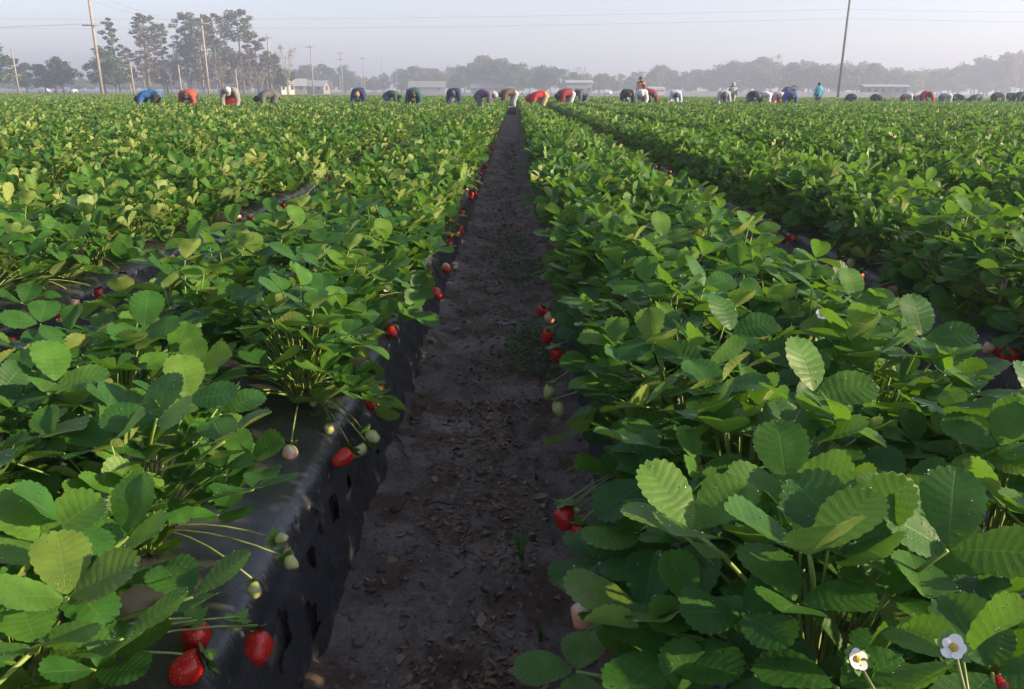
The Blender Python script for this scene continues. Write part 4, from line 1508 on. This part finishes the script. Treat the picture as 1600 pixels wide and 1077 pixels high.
house(434, 190, 5, 5.5, 2.6, 2.2, R(70), M_WHITEW, M_ROOFG, 'small house with a bright white gable right of the pines')
house(458, 215, 6.5, 5, 2.2, 1.5, R(12), M_TANW, M_ROOFT, 'tan house with pale roof right of the white gable')
house(491, 225, 7, 5, 2.1, 1.3, R(-8), M_TANW, M_ROOFT, 'low tan house behind the pole row')
house(668, 265, 11, 6, 2.2, 1.6, R(4), M_GREYW, M_ROOFG, 'hazy grey roofed house left of the furrow end')
house(766, 285, 12, 7, 2.2, 2.0, R(-6), M_TANW, M_ROOFG, 'house with a low hipped grey roof just left of the furrow end', 'house', 5)
house(903, 235, 7, 5, 3.3, .6, R(6), M_GREYW, M_ROOFT, 'two storey pale barn behind the maroon pickers', 'barn', 4)
house(1380, 190, 9.4, 3.6, 2.3, .35, R(-3), M_GREYW, M_ROOFT, 'long pale trailer home right of the dark pole', 'trailer', 6)
house(1024, 280, 5, 4, 1.8, .7, R(10), M_WHITEW, M_ROOFT, 'low white shed behind the orange vest', 'shed')
p = at_y(1300, horizon_y(1300), 150)
fe = link('white_fence', None, None, (p.x, 180, 0))
for k in range(46):
    b = MB() if k == 0 else None
    if k == 0:
        b.box((0, 0, .55), (.92, .05, 1.1))
        FB = b.mesh('fence_board', M_WHITEW, False)
    link('fence_board', FB, fe, (-24 + k, 0, 0))
b = MB()
b.box((-1.5, .06, .85), (46.5, .05, .09))
link('fence_rail', b.mesh('fence_rail', M_WHITEW, False), fe)
tag(fe, 'long low white fence behind the pickers on the right', 'fence')


def parked_car(px_, D, col, lab, rz):
    p = at_y(px_, horizon_y(px_), D)
    e = link('parked_car', None, None, (p.x, D, 0), (0, 0, rz))
    mc = simple('car_paint_%d' % int(px_), col, .3, .03, 1)
    P = [(-2.2, .35), (-2.25, .75), (-2.1, .95), (-1.35, 1.0), (-.9, 1.45), (.6, 1.48), (1.15, 1.02), (2.0, .92), (2.25, .7), (2.2, .35)]
    q = MB()
    v = [(x, -.85, z) for x, z in P] + [(x, .85, z) for x, z in P]
    n = len(P)
    q.add(v, [tuple(range(n)), tuple(range(2 * n - 1, n - 1, -1))] + [(i, i + n, (i + 1) % n + n, (i + 1) % n) for i in range(n)])
    link('body', q.mesh('body', mc, False), e)
    for s in (-1, 1):
        q = MB()
        q.add([(-1.2, s * .86, 1.03), (-.82, s * .86, 1.38), (.5, s * .86, 1.40), (.95, s * .86, 1.03)], [(0, 1, 2, 3) if s > 0 else (3, 2, 1, 0)])
        link('window', q.mesh('window', M_WIN, False), e)
        for x in (-1.4, 1.4):
            q = MB()
            q.lathe([(0, .1), (.3, .1), (.34, .05), (.34, -.05), (.3, -.1), (0, -.1)], 14, 0, .5, Matrix.Translation((x, s * .8, .34)) @ Matrix.Rotation(R(90), 4, 'X'))
            link('wheel', q.mesh('wheel', M_WIRE), e)
    tag(e, lab, 'car', 'cars parked beyond the field')


parked_car(73, 190, (.7, .7, .7), 'pale parked car at the far left beyond the field', 1.45)
parked_car(108, 195, (.6, .62, .66), 'second pale parked car beyond the field, by the rounded dark tree', 1.6)
parked_car(950, 230, (.7, .7, .72), 'white parked car beyond the field left of the orange vest', 1.3)
parked_car(808, 230, (.72, .72, .74), 'white parked car beyond the end of the furrow', 0)

# ------------------------------------------------------------------ people
CLOTH = {}


def cloth(col, rough=.85):
    k = tuple(round(c, 3) for c in col)
    if k not in CLOTH:
        CLOTH[k] = simple('cloth_%d' % len(CLOTH), col, rough, .22, 14, .3, .2)
    return CLOTH[k]


M_SKIN = simple('skin', (0.26, 0.14, 0.09), .55, .08, 20)
M_HAIR = simple('hair', (0.015, 0.012, 0.010), .6, .2, 40)
M_BOOT = simple('boot', (0.02, 0.02, 0.022), .5, .2, 20)


def skeleton(pose, r):
    """Joints of the pose, facing +X, and the bones as (a, b, region)."""
    J = {}
    if pose == 'stand':
        sp = r.uniform(.10, .14)
        J.update(pelvis=(0, 0, .96), waist=(.0, 0, 1.10), chest=(.01, 0, 1.33), neck=(.0, 0, 1.49), head=(.03, 0, 1.60), crown=(.025, 0, 1.70))
        for s, n in ((1, 'l'), (-1, 'r')):
            out = r.uniform(.19, .24)
            J.update({n + 'sho': (0, s * .155, 1.385), n + 'elb': (-.02, s * out, 1.14), n + 'wri': (.08, s * (out + .02), .90), n + 'pal': (.10, s * (out + .02), .82),
                      n + 'hip': (0, s * .10, .90), n + 'kne': (.03, s * sp, .50), n + 'ank': (-.03, s * sp, .09), n + 'toe': (.12, s * (sp + .03), .04)})
    else:
        b = R({'bend': 90, 'deep': 104, 'stoop': 78, 'squat': 68}[pose]) + r.uniform(-.07, .07)
        d = Vector((math.sin(b), 0, math.cos(b)))
        up = Vector((-math.cos(b), 0, math.sin(b)))
        hz = .90 if pose != 'squat' else .55
        pel = Vector((-.16, 0, hz))
        hd = (d * .55 + Vector((.3, 0, -.75))).normalized() if pose != 'stoop' else (d * .8 + Vector((.2, 0, -.2))).normalized()
        nk = pel + d * .56 + up * .02
        J.update(pelvis=pel, waist=pel + d * .16 + up * .035, chest=pel + d * .40 + up * .05, neck=nk, head=nk + hd * .13, crown=nk + hd * .225)
        for s, n in ((1, 'l'), (-1, 'r')):
            sho = pel + d * .50 + Vector((0, s * .18, -.02))
            fw = r.uniform(-.02, .16)
            elb = sho + Vector((fw * .4 - .02, s * .07, -.27))
            wri = elb + Vector((fw + .06, -s * .05, -.22))
            J.update({n + 'sho': sho, n + 'elb': elb, n + 'wri': wri, n + 'pal': wri + Vector((.03, 0, -.08)),
                      n + 'hip': pel + Vector((.0, s * .10, -.05)), n + 'kne': Vector((-.02 if pose != 'squat' else .28, s * .14, .48 if pose != 'squat' else .52)), n + 'ank': Vector((-.12, s * .15, .09)), n + 'toe': Vector((.05, s * .18, .04))})
    Bn = [('pelvis', 'waist', 't'), ('waist', 'chest', 't'), ('chest', 'neck', 't'), ('neck', 'head', 'h'), ('head', 'crown', 'h')]
    for n in 'lr':
        Bn += [('chest', n + 'sho', 't'), (n + 'sho', n + 'elb', 't'), (n + 'elb', n + 'wri', 't'), (n + 'wri', n + 'pal', 'h'), ('pelvis', n + 'hip', 'p'), (n + 'hip', n + 'kne', 'p'), (n + 'kne', n + 'ank', 'p'), (n + 'ank', n + 'toe', 's')]
    return {k: Vector(v) for k, v in J.items()}, Bn


RAD = dict(pelvis=(.215, .20), waist=(.19, .17), chest=(.205, .18), neck=(.062, .062), head=(.092, .102), crown=(.078, .088), sho=(.10, .10), elb=(.062, .062), wri=(.034, .034), pal=(.040, .022), hip=(.125, .125), kne=(.082, .082), ank=(.045, .045), toe=(.042, .036))
BODY_CACHE = {}


def body_parts(pose, seed):
    key = (pose, seed)
    if key in BODY_CACHE:
        return BODY_CACHE[key]
    r = random.Random(seed)
    J, Bn = skeleton(pose, r)
    names = list(J)
    me = bpy.data.meshes.new('skeleton')
    me.from_pydata([J[n] for n in names], [(names.index(a), names.index(b)) for a, b, _ in Bn], [])
    o = bpy.data.objects.new('skeleton', me)
    COL.objects.link(o)
    o.modifiers.new('skin', 'SKIN')
    sk = me.skin_vertices[0].data
    for i, n in enumerate(names):
        k = n if n in RAD else n[1:]
        sk[i].radius = [q * (.80 if pose == 'stand' else 1) for q in RAD[k]]
        sk[i].use_root = n == 'pelvis'
    ss = o.modifiers.new('subdivision', 'SUBSURF')
    ss.levels = ss.render_levels = 1
    dg = bpy.context.evaluated_depsgraph_get()
    ev = o.evaluated_get(dg)
    bm_ = bpy.data.meshes.new_from_object(ev)
    bpy.data.objects.remove(o)
    V = np.empty(len(bm_.vertices) * 3)
    bm_.vertices.foreach_get('co', V)
    V = V.reshape(-1, 3)
    Nn = np.empty(len(bm_.vertices) * 3)
    bm_.vertices.foreach_get('normal', Nn)
    Nn = Nn.reshape(-1, 3)
    F = [tuple(p.vertices) for p in bm_.polygons]
    bpy.data.meshes.remove(bm_)
    cen = np.array([V[list(f)].mean(0) for f in F])
    best = np.full(len(F), 1e9)
    reg = np.array(['t'] * len(F))
    for a, b, g in Bn:
        A, B = np.array(J[a]), np.array(J[b])
        t = np.clip(((cen - A) @ (B - A)) / max(1e-9, (B - A) @ (B - A)), 0, 1)
        ra, rb = (max(RAD[x if x in RAD else x[1:]]) for x in (a, b))
        d = np.linalg.norm(cen - (A + t[:, None] * (B - A)), axis=1) / (ra + (rb - ra) * t)
        m = d < best
        best[m] = d[m]
        reg[m] = g

    def cut(which, inflate):
        idx = [i for i in range(len(F)) if reg[i] in which]
        used_ = sorted({v for i in idx for v in F[i]})
        mp = {v: k for k, v in enumerate(used_)}
        q = MB()
        rr = random.Random(seed + 1)
        vv = V[used_] + Nn[used_] * inflate
        vv = vv + np.array([[noise.noise(Vector(p) * 9) * .026 for _ in (0,)] * 3 for p in vv]) * (1 if inflate > .01 else 0)
        q.add(vv, [tuple(mp[v] for v in F[i]) for i in idx])
        return q

    body = MB()
    body.add(V, F)
    # face: nose, ears; five fingers on each hand
    hd, cr_, nk = J['head'], J['crown'], J['neck']
    axis = (cr_ - nk).normalized()
    fwd = (Vector((1, 0, 0)) - axis * axis.x)
    fwd = (Vector((0, 0, -1)) - axis * -axis.z) if fwd.length < .35 else fwd
    if pose != 'stand':
        fwd = Vector((axis.z, 0, -axis.x))
        if fwd.z > 0.2 and fwd.x < 0:
            fwd = -fwd
    fwd.normalize()
    sidev = axis.cross(fwd)
    body.tube([hd + fwd * .085 + axis * .03, hd + fwd * .115 - axis * .012, hd + fwd * .09 - axis * .02], [.010, .017, .010], 5)
    for s in (-1, 1):
        body.tube([hd + sidev * s * .082 + axis * .03, hd + sidev * s * .098 + axis * .005, hd + sidev * s * .085 - axis * .03], [.010, .018, .010], 5)
    for n in 'lr':
        w, p = J[n + 'wri'], J[n + 'pal']
        d = (p - w).normalized()
        sd = Vector((0, 1, 0)) if pose == 'stand' else Vector((0, 1, 0))
        cross = d.cross(sd).normalized()
        for k, (off, L) in enumerate(((-.028, .062), (-.010, .075), (.009, .072), (.027, .058))):
            a = p + sd * off + d * .015
            body.tube([a, a + d * L * .5 + cross * .006, a + d * L * .85 + cross * .025], [.0095, .0085, .006], 5)
        a = w + d * .035 + cross * .02
        body.tube([a, a + d * .03 + cross * .035, a + d * .065 + cross * .04], [.012, .010, .007], 5)
    BODY_CACHE[key] = (body, cut('t', .024), cut('p', .018), cut('s', .012), J, hd, axis, fwd, sidev)
    return BODY_CACHE[key]


def hat_mesh(style, hd, axis, fwd, sidev, m):
    q = MB()
    Mx = Matrix((sidev, fwd, axis)).transposed().to_4x4()
    Mx = Matrix.Translation(hd + axis * .02) @ Mx
    if style == 'cap':
        q.lathe([(0, .125), (.05, .118), (.09, .085), (.106, .03), (.104, -.005), (.09, -.005), (0, .02)][::-1], 14, 0, .5, Mx)
        v = []
        for i in range(9):
            a = math.pi * (i / 8)
            v += [(.095 * math.cos(a), .06 + .04 * math.sin(a), .012), (.085 * math.cos(a), .06 + .125 * math.sin(a), -.012)]
        v += [(x, y, z - .008) for x, y, z in v]
        f = [(2 * i, 2 * i + 1, 2 * i + 3, 2 * i + 2) for i in range(8)] + [(18 + 2 * i, 18 + 2 * i + 2, 18 + 2 * i + 3, 18 + 2 * i + 1) for i in range(8)]
        q.add(v, f, 0, None, .5, Mx)
    elif style == 'hood':
        q.lathe([(0, .135), (.06, .125), (.105, .085), (.125, .02), (.125, -.05), (.115, -.11), (.10, -.15), (.08, -.15), (.095, -.1)][::-1], 14, 0, .5, Mx @ Matrix.Translation((0, -.025, 0)))
    elif style == 'straw':
        q.lathe([(0, .13), (.06, .125), (.10, .09), (.112, .02), (.20, .005), (.205, -.004), (.11, .008), (0, .02)][::-1], 18, 0, .5, Mx)
    else:
        q.lathe([(0, .122), (.05, .115), (.088, .085), (.103, .03), (.10, -.03), (.085, -.06), (.07, -.03)][::-1], 14, 0, .5, Mx @ Matrix.Translation((0, -.012, 0)))
    return q.mesh('headwear', m)


CLO = dict(blue=(.035, .13, .36), red=(.42, .035, .04), brick=(.30, .07, .055), grey=(.22, .22, .22), dkgrey=(.12, .125, .13), navy=(.025, .04, .11), green=(.035, .085, .075), teal=(.03, .09, .11), black=(.015, .016, .02), purple=(.14, .10, .20),
           brown=(.13, .085, .07), maroon=(.20, .025, .04), slate=(.08, .10, .15), white=(.52, .53, .57), lblue=(.42, .47, .60), lgrey=(.36, .39, .42), pink=(.55, .34, .36), royal=(.03, .08, .30), cyan=(.08, .42, .58), olive=(.09, .09, .06), khaki=(.42, .33, .20), jean=(.09, .13, .22), pale=(.40, .42, .48), orange=(.78, .22, .04), dark=(.035, .035, .04), tan=(.30, .23, .14))
# (px, y of top, distance, pose, heading deg (0 = towards the right, 90 = away, -90 = towards the camera), top, trousers, headwear style, headwear colour, extra, label)
FOLK = [
    (231, 138, 27, 'deep', 185, 'blue', 'dark', 'hair', None, None, 'picker in a bright blue hoodie bent over facing left'),
    (294, 138, 27, 'bend', -88, 'brick', 'dark', 'hair', None, 'tag', 'picker in a brick red jacket bent towards us, leftmost in red'),
    (361, 133, 24, 'stoop', -85, 'grey', 'dark', 'cap', 'white', 'apron', 'picker in grey hoodie, white cap and red apron'),
    (418, 138, 28, 'deep', 200, 'dkgrey', 'dkgrey', 'hair', None, None, 'picker in a grey jacket right of the white cap'),
    (561, 136, 34, 'bend', -92, 'navy', 'navy', 'cap', 'tan', 'tag', 'picker in navy with a tan cap, alone left of centre'),
    (612, 140, 34, 'bend', -12, 'green', 'jean', 'cap', 'green', 'mask', 'picker in a dark green jacket bent to the right'),
    (647, 136, 31, 'bend', -90, 'teal', 'dark', 'hair', None, 'tag', 'picker in dark teal facing us with a white badge'),
    (710, 136, 34, 'bend', -95, 'navy', 'pale', 'cap', 'navy', 'tag', 'picker in navy top and pale trousers'),
    (757, 138, 31, 'bend', -8, 'purple', 'dkgrey', 'hood', 'lgrey', None, 'picker in a purple top bent to the right'),
    (796, 137, 36.0, 'bend', 192, 'brown', 'lgrey', 'cap', 'olive', None, 'picker in a brown jacket at the furrow end behind the black crate'),
    (842, 140, 31, 'deep', 188, 'red', 'khaki', 'hood', 'red', None, 'picker in a bright red hood and khaki trousers'),
    (884, 138, 34, 'bend', 205, 'maroon', 'pale', 'cap', 'dark', 'mask', 'picker in a maroon jacket with white mask right of the red hood'),
    (908, 138, 37, 'bend', 215, 'slate', 'slate', 'hair', None, None, 'picker in slate blue right of the maroon jacket'),
    (979, 138, 36, 'bend', -80, 'black', 'jean', 'hair', None, 'tag', 'picker in black left of the orange vest'),
    (1001, 120, 43, 'stand', 218, 'dark', 'pale', 'cap', 'olive', 'vest', 'standing person in an orange vest and cap'),
    (1003, 138, 38, 'bend', -100, 'white', 'jean', 'hood', 'white', None, 'picker in white below the orange vest'),
    (1014, 138, 39, 'bend', -70, 'maroon', 'dark', 'hair', None, None, 'picker in maroon right of the orange vest'),
    (1055, 140, 38, 'bend', -90, 'lblue', 'lblue', 'hair', None, None, 'picker in pale blue bent towards us, alone'),
    (1131, 140, 36, 'bend', -95, 'lgrey', 'jean', 'hood', 'dkgrey', None, 'picker in light grey in front of the white vest'),
    (1145, 132, 47, 'stand', 85, 'dkgrey', 'lgrey', 'hood', 'lgrey', 'whitevest', 'standing person in a grey hood and white vest'),
    (1178, 141, 37, 'bend', -75, 'black', 'jean', 'hood', 'dkgrey', None, 'picker in black at the left of the crowded group'),
    (1195, 142, 39, 'bend', -10, 'white', 'jean', 'hood', 'white', None, 'picker in white bent to the right in the crowded group'),
    (1217, 142, 37, 'bend', -90, 'pink', 'red', 'hood', 'white', None, 'picker in pink and white in the crowded group'),
    (1232, 133, 49, 'stoop', 20, 'slate', 'dark', 'hood', 'slate', None, 'stooping person in a slate hood behind the royal blue top'),
    (1234, 141, 36, 'bend', -90, 'royal', 'dark', 'hair', None, 'mask', 'picker in royal blue at the right of the crowded group'),
    (1279, 132, 47, 'stand', 90, 'cyan', 'dark', 'hair', None, None, 'standing person in a bright cyan shirt seen from behind'),
    (1331, 146, 44, 'bend', 95, 'navy', 'navy', 'hair', None, None, 'picker hunched in navy right of the dark pole'),
    (1372, 146, 44, 'deep', -10, 'olive', 'dark', 'hair', None, None, 'picker in olive bent in front of the trailer'),
    (1418, 145, 45, 'bend', -20, 'lgrey', 'maroon', 'hair', None, None, 'picker in light grey with maroon trousers'),
    (1437, 147, 48, 'deep', 190, 'slate', 'slate', 'hair', None, None, 'picker in slate blue left of the red jacket on the right'),
    (1448, 141, 44, 'bend', -90, 'red', 'dark', 'hood', 'dark', 'tag', 'picker in a red jacket with dark hood on the right'),
    (1479, 145, 45, 'bend', -15, 'lgrey', 'jean', 'hair', None, None, 'picker in light grey right of the red jacket'),
    (1500, 146, 46, 'deep', -12, 'green', 'jean', 'cap', 'dark', None, 'picker in green bent to the right, far right'),
    (1526, 146, 46, 'deep', 190, 'dkgrey', 'slate', 'hair', None, None, 'picker in dark grey bent to the left, far right'),
    (1562, 143, 44, 'bend', -30, 'grey', 'dark', 'hood', 'dark', None, 'picker in grey with a dark hood near the right edge'),
    (1580, 144, 46, 'bend', 200, 'navy', 'jean', 'hair', None, None, 'picker in navy near the right edge'),
    (1595, 143, 45, 'bend', 190, 'green', 'dark', 'hair', None, None, 'picker in green cut by the right edge')]
for i, (px_, top, D, pose, head, ctop, ctr, hs, hc, extra, lab) in enumerate(FOLK):
    body, shirt, trou, shoe, J, hd, axis, fwd, sidev = body_parts(pose, i % 5 + 1)
    p = at_y(px_, horizon_y(px_), D)
    h = height_at(px_, top, D)
    base_h = 1.72 if pose == 'stand' else max(v.z for v in J.values()) + .15
    s = min(1.16, max(.86, h / base_h))
    zoff = max(-.02, min(.10, h - base_h * s)) if False else 0.0
    # keep feet in a furrow: nearest furrow centre
    fx = (round((p.x + 0.06) / BED) * BED) - 0.06
    x = fx if abs(fx - p.x) < .25 else p.x
    c0 = (J['pelvis'] + J['neck']) * .5
    a = R(head)
    off = Vector((c0.x * math.cos(a), c0.x * math.sin(a), 0)) * s
    e = link('person', body.mesh('person', M_SKIN), None, (p.x - off.x, D - off.y, 0.0), (0, 0, a), s)
    link('top', shirt.mesh('top', cloth(CLO[ctop])), e)
    link('trousers', trou.mesh('trousers', cloth(CLO[ctr])), e)
    link('boots', shoe.mesh('boots', M_BOOT), e)
    link({'cap': 'cap', 'hood': 'hood', 'straw': 'hat'}.get(hs, 'hair'), hat_mesh(hs, hd, axis, fwd, sidev, cloth(CLO[hc]) if hc else M_HAIR), e)
    if extra == 'mask':
        q = MB()
        Mx = Matrix.Translation(hd - axis * .03 + fwd * .045) @ Matrix((sidev, fwd, axis)).transposed().to_4x4()
        q.lathe([(0, .05), (.05, .04), (.066, 0), (.05, -.045), (0, -.055)][::-1], 10, 0, .5, Mx)
        link('face_mask', q.mesh('face_mask', cloth(CLO['white'])), e)
    if extra == 'tag':
        q = MB()
        c = J['chest'] + Vector((.12, 0, -.16 if pose != 'stand' else 0))
        q.box((c.x + .04, 0, c.z - .08), (.012, .09, .14))
        link('badge', q.mesh('badge', cloth(CLO['white']), False), e)
    if extra == 'apron':
        q = MB()
        v = []
        for k in range(7):
            y = -.2 + .4 * k / 6
            xx = .14 - .5 * y * y
            v += [(xx - .02, y, .86), (xx + .02, y * 1.1, .42)]
        q.add(v, [(2 * k, 2 * k + 1, 2 * k + 3, 2 * k + 2) for k in range(6)])
        link('apron', q.mesh('apron', cloth(CLO['red'])), e)
    if extra in ('vest', 'whitevest'):
        q = MB()
        vb = body_parts(pose, i % 5 + 1)[1]
        V = np.concatenate(vb.v)
        F = [f for f in vb.f if all(abs(V[k][1]) < .25 and .98 < V[k][2] < 1.47 for k in f)]
        c = np.array([0, 0, 1.2])
        q.add((V - c) * np.array([1.10, 1.05, 1.0]) + c, F)
        link('vest', q.mesh('vest', cloth(CLO['orange' if extra == 'vest' else 'white'])), e)
        q = MB()
        for sy in (-.09, .09):
            q.box((.150, sy, 1.22), (.012, .03, .36))
        link('reflective_strip', q.mesh('reflective_strip', cloth((.75, .75, .55)), False), e)
    tag(e, lab, 'person', 'strawberry pickers across the field')

# black picking crates
M_CRATE = simple('crate_plastic', (.018, .018, .022), .45, .15, 10)


def crate_meshes():
    w, d, h = .40, .50, .30
    base, wall_x, wall_y, rim = MB(), MB(), MB(), MB()
    base.box((0, 0, .012), (w, d, .024))
    for k in range(4):
        z = .05 + k * .062
        for s in (-1, 1):
            wall_x.box((0, s * (d / 2 - .008), z), (w, .012, .040))
            wall_y.box((s * (w / 2 - .008), 0, z), (.012, d - .034, .040))
    for s in (-1, 1):
        for t in (-1, 1):
            rim.box((s * (w / 2 - .015), t * (d / 2 - .015), h / 2 + .01), (.03 * 1.1, .03 * 1.1, h - .02))
        rim.box((0, s * (d / 2 - .006), h - .008), (w + .03, .036, .03))
        rim.box((s * (w / 2 - .006), 0, h - .008), (.036, d - .05, .03))
    return [(n, b.mesh(n, M_CRATE, False)) for n, b in (('floor_panel', base), ('end_slats', wall_x), ('side_slats', wall_y), ('rim', rim))]


CR = crate_meshes()
FLAT = MB()
FLAT.box((0, 0, .31), (.40, .50, .035))
FLAT = FLAT.mesh('carton_flat', cloth(CLO['white']), False)
for px_, py_, lab, flat in ((798, 180, 'black plastic crate standing on the furrow before the brown jacketed picker', True), (742, 165, 'black plastic crate at the feet of the purple topped picker', False), (851, 162, 'black plastic crate by the boots of the red hooded picker', False)):
    p = at_z(px_, py_, .02)
    e = link('picking_crate', None, None, (p.x, p.y + .2, .02), (0, 0, .05))
    for n, me in CR:
        link(n, me, e)
    tag(e, lab, 'crate', 'black picking crates')
    if flat:
        tag(link('carton_flat', FLAT, None, (p.x, p.y + .2, .02)), 'white carton tray lying on top of the black crate', 'tray')

# ------------------------------------------------------------------ the hazy air
hz = MB()
x0, x1, y0, y1, z0, z1 = -910, 910, -210, 1410, -1.2, 30
hz.add([(x0, y0, z0), (x1, y0, z0), (x1, y1, z0), (x0, y1, z0), (x0, y0, z1), (x1, y0, z1), (x1, y1, z1), (x0, y1, z1)],
       [(0, 3, 2, 1), (4, 5, 6, 7), (0, 1, 5, 4), (1, 2, 6, 5), (2, 3, 7, 6), (3, 0, 4, 7)])
hm = bpy.data.materials.new('haze')
hm.use_nodes = True
hm.node_tree.nodes.clear()
ho = hm.node_tree.nodes.new('ShaderNodeOutputMaterial')
pv = hm.node_tree.nodes.new('ShaderNodeVolumePrincipled')
pv.inputs['Color'].default_value = (0.54, 0.61, 0.83, 1)
pv.inputs['Density'].default_value = 0.0024
pv.inputs['Anisotropy'].default_value = 0.25
hm.node_tree.links.new(pv.outputs[0], ho.inputs['Volume'])
tag(link('haze', hz.mesh('haze', hm, False)), 'pale blue morning haze over the field', 'haze', None, 'stuff')
